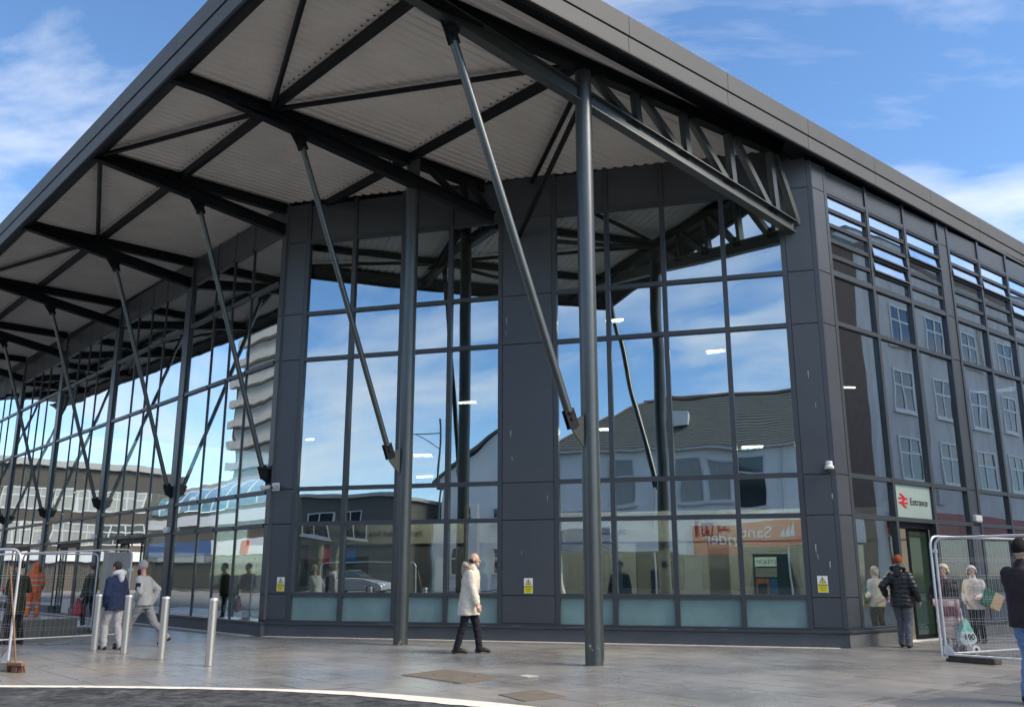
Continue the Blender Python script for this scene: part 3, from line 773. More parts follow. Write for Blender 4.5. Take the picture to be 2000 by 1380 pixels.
# --- frames under the canopy
def part(name, mb, mat=None, parent=None, smooth=False): return mb.build(name, mat or M['steel'], parent or station, smooth)
C1 = Vector((1.311, 15.088, 0)); C2 = Vector((-2.276, 19.362, 0))
def clevis(mb, c, axis, nrm, size=0.16):          # fork plates and pin at a strut end
    axis, nrm = V(axis).normalized(), V(nrm).normalized(); w = axis.cross(nrm)
    for s_ in (-1, 1): mb.box(c + w * 0.035 * s_, axis * size, nrm * size * 0.62, w * 0.012)
    mb.tube(c - w * 0.07, c + w * 0.07, 0.035, n=10)
def strut(top, foot, r=0.060):
    top, foot = V(top), V(foot); d = (top - foot).normalized(); o = part('strut', MB().tube(foot + d * 0.22, top - d * 0.22, r, n=20), M['post'], station, True)
    for c, s_ in ((foot, 1), (top, -1)):
        mb = MB(); n = Vector((d.x, d.y, 0)).normalized(); pn = d.cross(UP).normalized().cross(d)
        clevis(mb, c + d * 0.10 * s_, d, pn)
        mb.lathe(c + d * 0.20 * s_, [(r + .012, -0.02), (r + .012, 0.02)], 14, d)
        mb.build('clevis', M['steel'], o)
    return o
def frame(b, a_end, z_tip, z_end, strut_top_a, foot, lower_end_b=None, tip_b=None, up_end=None, dep=0.30):
    zt = soffit_z(b) - 0.02
    up_end = a_end if up_end is None else up_end
    part('upper_beam', MB().ibeam(P(A0 + 0.2, b, zt - 0.13), P(up_end, b, zt - 0.13), 0.26, 0.17))
    tb = b if tip_b is None else tip_b; lb_ = b if lower_end_b is None else lower_end_b
    lo0, lo1 = P(A0 + 0.30, tb, z_tip), P(a_end, lb_, z_end)
    part('lower_beam', MB().ibeam(lo0, lo1, dep, 0.19))
    t = (strut_top_a - A0 - 0.30) / (a_end - A0 - 0.30); top = lo0 + (lo1 - lo0) * t - UP * (dep / 2)
    mb = MB(); mb.prism([top + E1 * -0.20 - E2 * 0.012, top + E1 * 0.24 - E2 * 0.012, top + E1 * 0.12 - UP * 0.22 - E2 * 0.012, top - E1 * 0.02 - UP * 0.25 - E2 * 0.012], E2 * 0.024)
    part('gusset_plate', mb)
    s_ = strut(top - UP * 0.06 + E1 * 0.04, foot)
    return lo0, lo1
for b in FRB[2:]:
    ft = P(AW - 0.16, b, 3.74)
    frame(b, AW - 0.02, soffit_z(b) - 0.12, 10.17 + RZ(b) * 0.3, 7.95, ft)
    mb = MB()                         # bracket on the pilaster
    mb.prism([P(AW - 0.04, b, 3.95) - E2 * 0.012, P(AW - 0.04, b, 3.55) - E2 * 0.012, P(AW - 0.22, b, 3.66) - E2 * 0.012, P(AW - 0.24, b, 3.80) - E2 * 0.012], E2 * 0.024)
    mb.box(P(AW - 0.045, b, 3.75), E2 * 0.14, E1 * 0.01, UP * 0.24)
    part('strut_bracket', mb)
# frame on the corner column of the entrance
a2 = C2.dot(E1); b2 = C2.dot(E2)
lo0, lo1 = frame(b2, 13.30, soffit_z(b2) + 0.02, 9.80, 8.15, P(a2 - 0.40, b2, 3.83), lower_end_b=15.78, tip_b=16.15, up_end=13.2)
# frame on the outer column
c1a, c1b = C1.dot(E1), C1.dot(E2)
t0 = P(5.55, 10.92, 10.92); t1 = P(16.98, 9.93, 8.78)
part('lower_chord', MB().ibeam(t0, t1, 0.30, 0.20), M['post'])  # lighter paint than the other beams puts light from the right into it
u0 = P(5.5, 10.92, 10.62); u1 = P(16.9, 9.95, 10.52)
part('upper_chord', MB().ibeam(u0, u1, 0.26, 0.20))
tp = t0 + (t1 - t0) * ((8.06 - 5.55) / (16.98 - 5.55)) - UP * 0.16
mb = MB(); side = (t1 - t0).cross(UP).normalized()
mb.prism([tp - E1 * .22 - side * .012, tp + E1 * .22 - side * .012, tp + E1 * .10 - UP * .26 - side * .012, tp - E1 * .06 - UP * .26 - side * .012], side * 0.024); part('gusset_plate', mb)
strut(tp - UP * 0.10, P(c1a - 0.42, c1b, 3.80), 0.074)
def chord(t, lift=0.0):
    q = t0 + (t1 - t0) * t; return q + UP * lift
def web(tl, tu):
    lo = t0 + (t1 - t0) * tl + UP * 0.15; hi = u0 + (u1 - u0) * tu - UP * 0.13
    part('truss_web', MB().bar(lo, hi, 0.13, 0.15, E1), M['post'])  # lighter than the inner truss webs: light from the right put into the colour
tt = lambda a: (a - 5.55) / (16.98 - 5.55)
for a_ in (12.35, 13.70, 15.05, 16.42): web(tt(a_), tt(a_))
for a_l, a_u in ((12.12, 11.25), (13.45, 12.55), (14.80, 13.90), (16.15, 15.25), (17.15, 16.60)): web(tt(a_l), tt(a_u))
for a_ in (12.20, 13.55, 14.90, 16.28):
    q = t0 + (t1 - t0) * tt(a_) + UP * 0.17; part('node_plate', MB().box(q, (t1 - t0).normalized() * 0.17, side * 0.012, UP * 0.13))
# web of the inner truss, from the corner column to the wall
iu0 = P(a2, b2, soffit_z(b2) - 0.2); il = lambda a: lo0 + (lo1 - lo0) * ((a - 5.55) / (13.30 - 5.55))
for a_l, a_u in ((12.25, 11.55), (12.45, 12.45), (13.15, 12.6)):
    part('truss_web', MB().bar(il(a_l) + UP * .12, P(a_u, b2 - (a_u - a2) * 0.11, soffit_z(b2) - 0.25), 0.12, 0.13, E1))
# purlins and wind braces in the plane of the soffit
for a_, b0, b1 in ((7.50, 9.9, 59.0), (10.98, 10.55, 20.2)):
    bs = [b0] + [x for x in FRB if b0 + .3 < x < b1 - .3] + [b1]
    for x0, x1 in zip(bs, bs[1:]):
        part('purlin', MB().bar(P(a_, x0 + .09, soffit_z(x0) - 0.10), P(a_, x1 - .09, soffit_z(x1) - 0.10), 0.11, 0.19))
fx = MB()                                 # screw heads beside the purlins, one in each rib
for a_, b0, b1 in ((7.36, 10.3, 46.0), (10.84, 10.7, 20.2)):
    b = b0
    while b < b1: fx.box(P(a_, b, soffit_z(b) - 0.004), E1 * 0.017, E2 * 0.017, UP * 0.004); b += 0.205
tag(fx.build('soffit_fixings', M['steel'], canopy), kind='stuff')
def brace(a0, b0, a1, b1, r=0.055, z0=-0.14, z1=-0.14): part('wind_brace', MB().tube(P(a0, b0, soffit_z(b0) + z0), P(a1, b1, soffit_z(b1) + z1), r, n=12), None, None, True)
brace(7.45, 15.85, 5.6, 10.7); brace(7.6, 15.85, 10.75, 10.75)
z_ = [(b, i) for i, b in enumerate(FRB)]
for i in range(1, len(FRB) - 1):
    if i % 2: brace(7.42, FRB[i] + .12, 5.65, FRB[i + 1] - .15)
    else: brace(5.65, FRB[i] + .15, 7.42, FRB[i + 1] - .12)
brace(11.3, 10.75, 14.0, 15.2)
part('wind_brace', MB().tube(P(11.35, 10.7, 10.35), F(6.25, 9.30, -0.06), 0.06, n=12), None, None, True)
# columns
def column(c, ztop, r, gz, dirv):
    col = part('column', MB().lathe(c, [(r * 0.985, -0.02), (r, 0.03), (r, ztop)], 36), M['post'], station, True)
    mb = MB(); d = V(dirv).normalized(); w = d.cross(UP)
    q = c + d * (r - 0.03) + UP * gz
    mb.prism([q + UP * 0.30 - w * .014, q - UP * 0.32 - w * .014, q + d * 0.30 - UP * 0.02 - w * .014, q + d * 0.33 + UP * 0.10 - w * .014], w * 0.028)
    mb.build('column_gusset', M['post'], col)
    mb = MB()
    mb.lathe(c, [(r + 0.045, 0.001), (r + 0.035, 0.007), (r - .01, 0.012)], 30); mb.build('base_collar', M['cover'], col, True)
    return col
column(C1, 10.42, 0.152, 3.72, -E1); column(C2, 10.80, 0.150, 3.74, -E1)

# ------------------------------------------------------------------ inside the station
M['cream'] = material('cream wall paint', (0.66, 0.63, 0.56), 0.6, var=0.04)
M['beige_band'] = material('beige bulkhead', (0.70, 0.63, 0.51), 0.6)
M['dark_int'] = material('dark interior', (0.05, 0.05, 0.055), 0.8, var=0.2)
M['int_floor'] = material('terrazzo floor', (0.30, 0.29, 0.27), 0.35, var=0.1, vscale=20)
M['int_ceiling'] = material('station ceiling', (0.10, 0.10, 0.105), 0.8)
M['yellow_wall'] = material('yellow panel', (0.55, 0.34, 0.03), 0.5)
M['black'] = material('matt black', (0.012, 0.012, 0.014), 0.5)
M['lamp'] = material('lit lamp diffuser', (0.9, 0.85, 0.7), 0.5, emit=((1.0, 0.86, 0.60), 9.0))
def hull(mb, pts, z0, z1):
    mb.prism([V(p.x, p.y, z0) for p in pts], UP * (z1 - z0))
inner = [F(-0.0, 0, 0.26), F(LF - 0.1, 0, 0.26), G(26, 0, 0.3), P(44, 58), S(58.5, 0, 0.3)]
mb = MB(); hull(mb, inner, -0.05, 0.012); tag(mb.build('station_floor', M['int_floor']), kind='structure')
mb = MB(); hull(mb, inner, 9.60, 9.70); tag(mb.build('station_ceiling', M['int_ceiling']), kind='structure')
bw = MB(); bw.abox(-60, 60, 0, 0.2, 0, 9.6)
# far dark wall of the hall
mb = MB(); wbox(mb, F, -14, 26, 0.012, 9.6, 26.0, 26.3); tag(mb.build('hall_wall', M['dark_int']), kind='structure')
def iwall(name, pt, s0, s1, z0, z1, n0, n1, mat, **k):
    mb = MB(); wbox(mb, pt, s0, s1, z0, z1, n0, n1); return tag(mb.build(name, mat), kind='structure', **k)
# cream service wall behind the right-hand windows, with openings
NB = 5.0
def sN(u, n=NB):                       # position along the front of something standing n metres behind the glass
    q = on_wall(u, 1090, F(0, 0, n), NF); return (q - F(0, 0, n)).dot(DF)
LD0, LD1 = sN(1242), sN(1326); OP0, OP1 = sN(1384), sN(1424)
segs = [(sN(1085), sN(1190), 0.012, 2.25), (sN(1190), LD0, 0.012, 2.25), (LD1, OP0, 0.012, 2.25), (OP1, 16.4, 0.012, 2.25)]
for a_, b_, c_, d_ in segs: iwall('service_wall', F, a_, b_ - 0.004, c_, d_, NB, NB + 0.2, M['cream'])
iwall('service_bulkhead', F, sN(1085), 16.4, 2.254, 3.05, NB - 0.03, NB + 0.2, M['cream'])
iwall('corridor_wall', F, sN(1330), 14.0, 0.012, 2.25, NB + 1.6, NB + 1.7, M['cream'])
iwall('lobby_wall', G, 6.6, 9.4, 0.012, 3.3, 2.4, 2.55, M['cream'])
iwall('lobby_wall', G, 10.0, 15.5, 0.012, 3.3, 4.6, 4.75, M['cream'])
iwall('office_bulkhead', F, -3.5, 6.2, 2.25, 2.80, 4.5, 4.8, M['beige_band'])
iwall('office_wall', F, -3.5, 6.2, 0.012, 2.24, 7.6, 7.8, M['dark_int'])
for s_, w, mt in ((sN(612, 4.6), 0.16, M['beige_band']), (sN(650, 4.6), 0.10, M['beige_band']), (sN(860, 4.6), 0.14, M['cream']), (sN(955, 4.6), 0.2, M['cream'])):
    iwall('office_post', F, s_ - w, s_ + w, 0.012, 2.24, 4.6, 4.9, mt)
iwall('yellow_wall', F, sN(905, 3.4), sN(931, 3.4), 0.012, 3.25, 3.4, 3.6, M['yellow_wall'])
M['poster_red'] = material('red poster', (0.45, 0.02, 0.05), 0.5); M['poster_blue'] = material('blue poster', (0.02, 0.12, 0.42), 0.5)
for s_, w, mt, lb_ in ((sN(600, 7.5), .9, M['poster_red'], 'red advertising screen above the ticket office counter'), (sN(655, 7.5), .7, M['poster_blue'], 'blue advertising screen beside the red one in the ticket office')):
    mb = MB(); wbox(mb, F, s_, s_ + w, 1.75, 2.22, 7.50, 7.56); tag(mb.build('wall_screen', mt), lb_, 'screen', 'ticket office screens')
M['icon'] = material('dark sign lettering', (0.03, 0.03, 0.035), 0.6)
# signs on the bulkheads
TO = sN(600, 4.5)
sg = thing('ticket_office_sign', F(1.9, 2.55, 4.49), 'Ticket Office and Information lettering on the beige bulkhead behind the glass', 'sign')
text_mesh('lettering', 'Ticket Office and Information', F(TO + .52, 2.47, 4.488), DF, UP, 0.255, M['icon'], sg)
mb = MB(); mb.lathe(F(TO + .28, 2.55, 4.49), [(0.11, 0), (0.11, 0.008)], 20, -NF); mb.build('information_ring', M['icon'], sg)
mb = MB(); mb.lathe(F(TO + .28, 2.55, 4.479), [(0.09, 0), (0.09, 0.004)], 20, -NF); mb.build('ring_face', M['beige_band'], sg)
text_mesh('lettering', 'i', F(TO + .255, 2.485, 4.472), DF, UP, 0.17, M['icon'], sg)
mb = MB(); wbox(mb, F, TO - .12, TO + .08, 2.46, 2.58, 4.475, 4.49); wbox(mb, F, TO - .07, TO + .03, 2.585, 2.64, 4.475, 4.49); mb.build('ticket_symbol', M['icon'], sg)
LS = sN(1198)
sg = thing('lift_sign', F(LS, 2.55, NB - 0.04), 'Lift lettering with small lift symbol on the cream bulkhead', 'sign')
text_mesh('lettering', 'Lift', F(LS + 0.02, 2.47, NB - 0.042), DF, UP, 0.27, M['icon'], sg)
mb = MB()
for x0, x1, y0, y1 in ((-.27, -.09, 2.46, 2.475), (-.27, -.09, 2.635, 2.65), (-.27, -.255, 2.475, 2.635), (-.105, -.09, 2.475, 2.635), (-.21, -.19, 2.50, 2.61), (-.16, -.14, 2.50, 2.61)):
    wbox(mb, F, LS + x0, LS + x1, y0, y1, NB - 0.05, NB - 0.035)
mb.build('lift_symbol', M['icon'], sg)
TS = sN(1385)
sg = thing('toilet_sign', F(TS, 2.55, NB - 0.04), 'row of dark toilet and baby change symbols on the cream bulkhead', 'sign')
def person_icon(s_, z, sc, nm):
    mb = MB(); n = NB - 0.045
    mb.lathe(F(s_, z + 0.24 * sc, n), [(0.035 * sc, 0), (0.035 * sc, 0.008)], 12, -NF)
    wbox(mb, F, s_ - 0.04 * sc, s_ + 0.04 * sc, z + 0.05 * sc, z + 0.19 * sc, n - .008, n)
    for q in (-1, 1): wbox(mb, F, s_ + q * 0.022 * sc - 0.014 * sc, s_ + q * 0.022 * sc + 0.014 * sc, z - 0.12 * sc, z + 0.049 * sc, n - .008, n)
    mb.build(nm, M['icon'], sg)
person_icon(TS - 0.28, 2.50, 1.0, 'man_symbol')
mb = MB()
for x0, x1, y0, y1 in ((-.14, .14, 2.40, 2.42), (-.14, .14, 2.69, 2.71), (-.14, -.12, 2.42, 2.69), (.12, .14, 2.42, 2.69)): wbox(mb, F, TS + x0, TS + x1, y0, y1, NB - 0.055, NB - 0.035)
mb.lathe(F(TS, 2.49, NB - 0.045), [(0.06, 0), (0.06, 0.006)], 14, -NF); wbox(mb, F, TS - .04, TS - .01, 2.5, 2.62, NB - 0.055, NB - 0.04); mb.lathe(F(TS - .025, 2.645, NB - 0.045), [(0.025, 0), (0.025, 0.006)], 10, -NF)
mb.build('wheelchair_symbol', M['icon'], sg)
mb = MB(); wbox(mb, F, TS + .28, TS + .32, 2.42, 2.66, NB - 0.055, NB - 0.04); wbox(mb, F, TS + .32, TS + .56, 2.53, 2.56, NB - 0.055, NB - 0.04); mb.ball(F(TS + .44, 2.60, NB - 0.05), 0.03, 8); mb.build('baby_change_symbol', M['icon'], sg)
# lift door with tall slot window
mb = MB(); wbox(mb, F, LD0 + .01, LD1 - .01, 0.012, 2.24, NB + 0.10, NB + 0.16); dr = tag(mb.build('lift_door', material('pale door', (0.36, 0.34, 0.27), 0.5)), 'pale lift door with a tall black slot window behind the glass', 'door')
SW_ = sN(1276); mb = MB(); wbox(mb, F, SW_ - .09, SW_ + .09, 0.72, 1.52, NB + 0.085, NB + 0.098); mb.build('slot_window', M['black'], dr)
mb = MB(); mb.lathe(F(SW_ + .28, 1.66, NB + .098), [(.09, 0), (.09, .006)], 16, -NF); mb.build('door_symbol', M['icon'], dr)
# ticket machine
TM0, TM1 = sN(1470, NB - .75), sN(1540, NB - .75); TMX = TM0 + (TM1 - TM0) * .66
tm = thing('ticket_machine', F((TM0 + TM1) / 2, 0.012, NB - 0.5), 'tall dark green ticket machine with orange fascia by the cream wall', 'machine')
M['tm_green'] = material('ticket machine green', (0.012, 0.045, 0.035), 0.4); M['tm_orange'] = material('ticket machine orange', (0.65, 0.22, 0.02), 0.5); M['tm_blue'] = material('ticket machine blue', (0.03, 0.16, 0.40), 0.5)
M['tm_screen'] = material('ticket machine header', (0.55, 0.60, 0.52), 0.5, emit=((0.75, 0.85, 0.7), 0.35))
mb = MB(); wbox(mb, F, TM0, TM1, 0.012, 1.90, NB - 0.75, NB - 0.02); mb.build('cabinet', M['tm_green'], tm, bevel=0.01)
mb = MB(); wbox(mb, F, TM0 + .05, TMX, 1.60, 1.82, NB - 0.765, NB - 0.752); mb.build('header_panel', M['tm_screen'], tm)
text_mesh('lettering', 'TICKETS', F(TM0 + .07, 1.66, NB - 0.768), DF, UP, 0.13, M['icon'], tm)
TMM = TM0 + .05 + (TMX - TM0 - .05) * .6
mb = MB(); wbox(mb, F, TM0 + .05, TMM, 0.35, 1.30, NB - 0.765, NB - 0.752); mb.build('orange_panel', M['tm_orange'], tm)
mb = MB(); wbox(mb, F, TMM + .01, TMX, 0.35, 1.30, NB - 0.765, NB - 0.752); mb.build('blue_panel', M['tm_blue'], tm)
mb = MB(); wbox(mb, F, TM0 + .09, TMM - .05, 0.92, 1.18, NB - 0.78, NB - 0.766); mb.build('touch_screen', M['black'], tm)
mb = MB(); wbox(mb, F, TM0 + .05, TMX, 1.34, 1.56, NB - 0.765, NB - 0.752); mb.build('notice_panel', M['cover_pale'], tm)
# wooden benches and posts seen through the middle panes
bn = thing('waiting_bench', F(4.9, 0.012, 2.6), 'dark steel waiting bench frame behind the frosted panes', 'bench')
for z in (0.75, 0.98): part('bench_rail', MB().bar(F(3.6, z, 2.6), F(5.6, z, 2.6), 0.06, 0.06), M['black'], bn)
for s_ in (3.65, 4.3, 4.95, 5.55): part('bench_leg', MB().bar(F(s_, 0.012, 2.6), F(s_, 0.95, 2.6), 0.05, 0.05), M['black'], bn)
# ceiling lights (the lit lamps visible through the glazing)
def ceiling_light(u, v, z, label, L_=0.5):
    c = on_z(u, v, z)
    t = thing('ceiling_light', c, label, 'lamp', 'lit ceiling lights inside the hall')
    mb = MB(); mb.box(c, DF * L_ / 2, NF * 0.05, UP * 0.012); mb.build('diffuser', M['lamp'], t)
    ld = bpy.data.lights.new('lamp_light', 'AREA'); ld.shape = 'RECTANGLE'; ld.size = L_; ld.size_y = 0.10; ld.energy = 62; ld.color = (1.0, 0.90, 0.76)
    lo_ = bpy.data.objects.new('lamp_light', ld); COL.objects.link(lo_); lo_.parent = t; lo_.location = (0, 0, -0.03)
    mb = MB(); mb.box(c + UP * 0.06, DF * (L_ / 2 + .03), NF * 0.10, UP * 0.037); mb.build('housing', M['steel'], t)
    mb = MB()
    for q in (-1, 1): mb.tube(c + UP * 0.09 + DF * (q * L_ * 0.35), Vector((c.x, c.y, 9.59)) + DF * (q * L_ * 0.35), 0.006, n=5)
    mb.build('hanger', M['steel'], t)
for u, v, z, lb_ in ((1200, 625, 8.3, 'lit linear lamp high behind the panes beside the outer column'), (1396, 685, 7.9, 'lit linear lamp behind the upper right front panes'),
                     (912, 786, 6.3, 'lit linear lamp behind the pane beside the corner column'), (825, 888, 4.66, 'lit linear lamp lowest behind the corner column gusset'),
                     (829, 931, 4.3, 'lit linear lamp just above the transom by the corner column'), (598, 858, 5.44, 'lit linear lamp behind the first front pane'),
                     (1655, 757, 7.6, 'lit linear lamp behind the first street side pane'), (1470, 872, 4.45, 'lit linear lamp behind the last front pane'), (1175, 838, 5.07, 'lit linear lamp beside the outer column gusset')):
    ceiling_light(u, v, z, lb_)

# ------------------------------------------------------------------ the town around the square (it shows in the station's glazing)
M['render_white'] = material('white render', (0.82, 0.81, 0.77), 0.8, var=0.08, vscale=0.6)
M['slate'] = material('slate roof', (0.13, 0.14, 0.125), 0.7, var=0.25, vscale=2.5, stretch=(1, 1, 6), bump=0.4, bscale=8)
M['stone'] = material('weathered stone', (0.52, 0.50, 0.48), 0.85, var=0.22, vscale=0.7, stretch=(1.6, 1.6, 0.4))
M['brick'] = material('dark brick', (0.15, 0.10, 0.078), 0.85, var=0.2, vscale=3)
M['concrete'] = material('pale concrete', (0.40, 0.39, 0.36), 0.8, var=0.12, vscale=1.0)
M['brown_clad'] = material('brown cladding', (0.085, 0.072, 0.058), 0.7, var=0.15)
M['win_dark'] = material('dark window glass', (0.035, 0.045, 0.05), 0.06, spec=1.0)
M['win_frame'] = material('white window frame', (0.62, 0.62, 0.60), 0.5)
M['curtain'] = material('pale curtain', (0.36, 0.36, 0.33), 0.8, var=0.25, vscale=6, stretch=(6, 6, 0.2))
M['blue_glass'] = material('blue barrel glazing', (0.12, 0.30, 0.42), 0.12, var=0.1, spec=1.0)
M['sign_red'] = material('red shop fascia', (0.55, 0.05, 0.03), 0.5)
M['sign_maroon'] = material('maroon shop fascia', (0.22, 0.012, 0.02), 0.5)
M['shop_white'] = material('white shop fascia', (0.70, 0.71, 0.73), 0.5)
M['shop_blue'] = material('blue shop fascia', (0.03, 0.09, 0.26), 0.5)
M['sign_green'] = material('green shop fascia', (0.015, 0.09, 0.05), 0.5)
def block(name, pt, s0, s1, z0, z1, d0, d1, mat, parent):
    mb = MB(); wbox(mb, pt, s0, s1, z0, z1, d0, d1); return mb.build(name, mat, parent)
def window(pt, s, z, w, h, parent, nx=2, ny=2, fw=0.09, sill=True, glass='win_dark', frame='win_frame'):
    mb = MB(); x0, x1, y0, y1 = s - w / 2, s + w / 2, z, z + h
    for a, b, c, d in ((x0, x0 + fw, y0, y1), (x1 - fw, x1, y0, y1), (x0 + fw, x1 - fw, y0, y0 + fw), (x0 + fw, x1 - fw, y1 - fw, y1)): wbox(mb, pt, a, b, c, d, 0.004, 0.07)
    for i in range(1, nx): q = x0 + w * i / nx; wbox(mb, pt, q - fw / 2, q + fw / 2, y0 + fw, y1 - fw, 0.004, 0.06)
    for j in range(1, ny):
        q = y0 + h * (0.62 if ny == 2 else j / ny); wbox(mb, pt, x0 + fw, x1 - fw, q - fw / 2, q + fw / 2, 0.005, 0.05)
    if sill: wbox(mb, pt, x0 - 0.12, x1 + 0.12, y0 - 0.14, y0 - 0.002, 0.003, 0.16)
    wd = mb.build('window', M[frame], parent)
    mb = MB(); wbox(mb, pt, x0 + fw / 2, x1 - fw / 2, y0 + fw / 2, y1 - fw / 2, 0.002, 0.02); mb.build('pane', M[glass], wd)
    return wd

# white bank across the square, facing the entrance front
Bk = lambda s, z, d: F(s, z, -37.8 + d)
bank = thing('bank_building', Bk(8, 0, -5), 'white rendered corner bank with slate hipped roof mirrored in the entrance glazing', 'building')
block('wall', Bk, -2, 24, 0, 9.1, -11, 0, M['render_white'], bank)
ev = 0.5; zr0, zr1 = 9.12, 13.4
c = [Bk(-2 - ev, zr0, ev), Bk(24 + ev, zr0, ev), Bk(24 + ev, zr0, -11 - ev), Bk(-2 - ev, zr0, -11 - ev), Bk(3.6, zr1, -5.5), Bk(19, zr1, -5.5)]
mb = MB(); mb.add(c, [(0, 1, 5, 4), (1, 2, 5), (2, 3, 4, 5), (3, 0, 4), (3, 2, 1, 0)]); roof_ = mb.build('roof', M['slate'], bank)
mb = MB(); wbox(mb, Bk, 14.5, 15.7, 11.4, 14.4, -6.2, -5.2); mb.build('chimney', M['brick'], roof_)
mb = MB(); mb.tube(Bk(3.4, zr1 + .05, -5.5), Bk(19.2, zr1 + .05, -5.5), .14, n=8); mb.build('ridge_tiles', M['brick'], roof_)
for q0_, q1_ in ((0, 4), (3, 4), (1, 5), (2, 5)): mb = MB(); mb.tube(c[q0_] + UP * .03, c[q1_] + UP * .03, .10, n=6); mb.build('hip_tiles', M['brick'], roof_)
for k_ in range(22):                      # slate courses, each lapping the one below
    t_ = (k_ + .5) / 22; a_ = c[0] + (c[4] - c[0]) * t_; b_ = c[1] + (c[5] - c[1]) * t_
    mb = MB(); mb.bar(a_ + NF * .02 + UP * .03, b_ + NF * .02 + UP * .02, .05, .02); mb.build('slate_course', M['slate'], roof_)
for s_ in (6.0, 16.8): mb = MB(); wbox(mb, Bk, s_ - .45, s_ + .45, 11.0, 12.0, -3.05, -1.6); mb.build('skylight', M['win_frame'], roof_)
for s_ in (-1.6, 4.6, 12.4, 20.5): mb = MB(); mb.tube(Bk(s_, 0, .12), Bk(s_, 8.95, .12), .055, n=8); mb.build('downpipe', M['win_frame'], bank)
for s_ in (14.85, 15.35): mb = MB(); mb.lathe(Bk(s_, 14.4, -5.7), [(.14, 0), (.12, .35), (.15, .45)], 12); mb.build('chimney_pot', M['brick'], roof_)
mb = MB(); mb.tube(Bk(15.1, 14.4, -5.4), Bk(15.1, 16.2, -5.4), .02, n=6)
for z_ in (15.6, 15.9, 16.1): mb.tube(Bk(14.6, z_, -5.4), Bk(15.6, z_, -5.4), .012, n=5)
mb.build('aerial', M['steel'], roof_)
block('gutter', Bk, -2.45, 24.45, 8.98, 9.10, 0.003, 0.46, M['win_frame'], bank)
block('string_course', Bk, -2.02, 24.02, 5.0, 5.25, 0.003, 0.12, M['stone'], bank)
for s_, g_ in ((2.6, 'curtain'), (6.7, 'curtain'), (8.6, 'curtain'), (10.6, 'win_dark'), (14.5, 'curtain'), (18.5, 'win_dark')): window(Bk, s_, 5.75, 1.6, 2.75, bank, 1, 2, glass=g_)
block('shop_front', Bk, -2.02, 24.02, 0.0, 2.80, 0.003, 0.04, M['slate'], bank)
for s0, s1 in ((-1.2, 1.6), (2.4, 6.2), (7.4, 13.0), (14.6, 20.0)): block('shop_window', Bk, s0, s1, 0.5, 2.7, 0.045, 0.09, M['win_dark'], bank)
fas = block('shop_fascia', Bk, 6.9, 13.3, 2.85, 4.45, 0.003, 0.20, M['sign_red'], bank)
text_mesh('lettering', 'Santander', Bk(11.55, 3.38, 0.21), -DF, UP, 0.98, M['shop_white'], fas, ext=0.01)
for k, (dx, hh) in enumerate(((0.0, 0.75), (0.28, 0.95), (-0.28, 0.5))):      # flame emblem
    q = Bk(12.35 + dx, 3.35, 0.21); mb = MB()
    mb.prism([q + DF * 0.13, q - DF * 0.13, q - DF * 0.16 + UP * hh * 0.4, q + DF * 0.05 + UP * hh, q + DF * 0.06 + UP * hh * 0.5], NF * 0.012); mb.build('flame_emblem', M['shop_white'], fas)
block('shop_fascia', Bk, 2.2, 6.4, 2.85, 4.2, 0.003, 0.18, M['render_white'], bank)
block('shop_fascia', Bk, -1.6, 1.8, 2.85, 4.2, 0.003, 0.18, M['shop_blue'], bank)
# gabled white house further along
H2 = lambda s, z, d: F(s, z, -52 + d)
hs = thing('gabled_house', H2(-9, 0, -4), 'white gabled house beyond the bank mirrored beside the corner column', 'building')
mb = MB(); mb.prism([H2(-15.5, 0, 0), H2(-4.5, 0, 0), H2(-4.5, 9.0, 0), H2(-10, 13.0, 0), H2(-15.5, 9.0, 0)], -NF * 12); mb.build('wall', M['render_white'], hs)
mb = MB()
for sg_, x0, x1 in ((1, -16.2, -10), (-1, -3.8, -10)):
    q = [H2(x0, 8.6, 0.4), H2(x1, 13.12, 0.4), H2(x1, 13.12, -12.4), H2(x0, 8.6, -12.4)]
    mb.add(q + [w + UP * 0.18 for w in q], [(3, 2, 1, 0), (4, 5, 6, 7), (0, 1, 5, 4), (1, 2, 6, 5), (2, 3, 7, 6), (3, 0, 4, 7)])
mb.build('roof', M['slate'], hs)
for s_ in (-13.2, -10, -6.8):
    for z in (1.2, 5.0): window(H2, s_, z, 1.3, 2.1, hs, 1, 2)
# low tan shops further round the square
L3 = lambda s, z, d: F(s, z, -48 + d)
lo = thing('low_shop_block', L3(-24, 0, -5), 'low tan shop block mirrored in the first front panes', 'building')
block('wall', L3, -38, -17.2, 0, 7.4, -12, 0, material('tan render', (0.13, 0.125, 0.105), 0.8, var=0.1), lo)
block('roof', L3, -38.3, -16.9, 7.41, 7.7, -12.3, 0.3, M['concrete'], lo)
for s_ in (-35, -31.5, -28, -24.5, -21): window(L3, s_, 4.4, 2.2, 1.8, lo, 2, 1); block('shop_window', L3, s_ - 1.4, s_ + 1.4, 0.4, 2.8, 0.003, 0.05, M['win_dark'], lo)

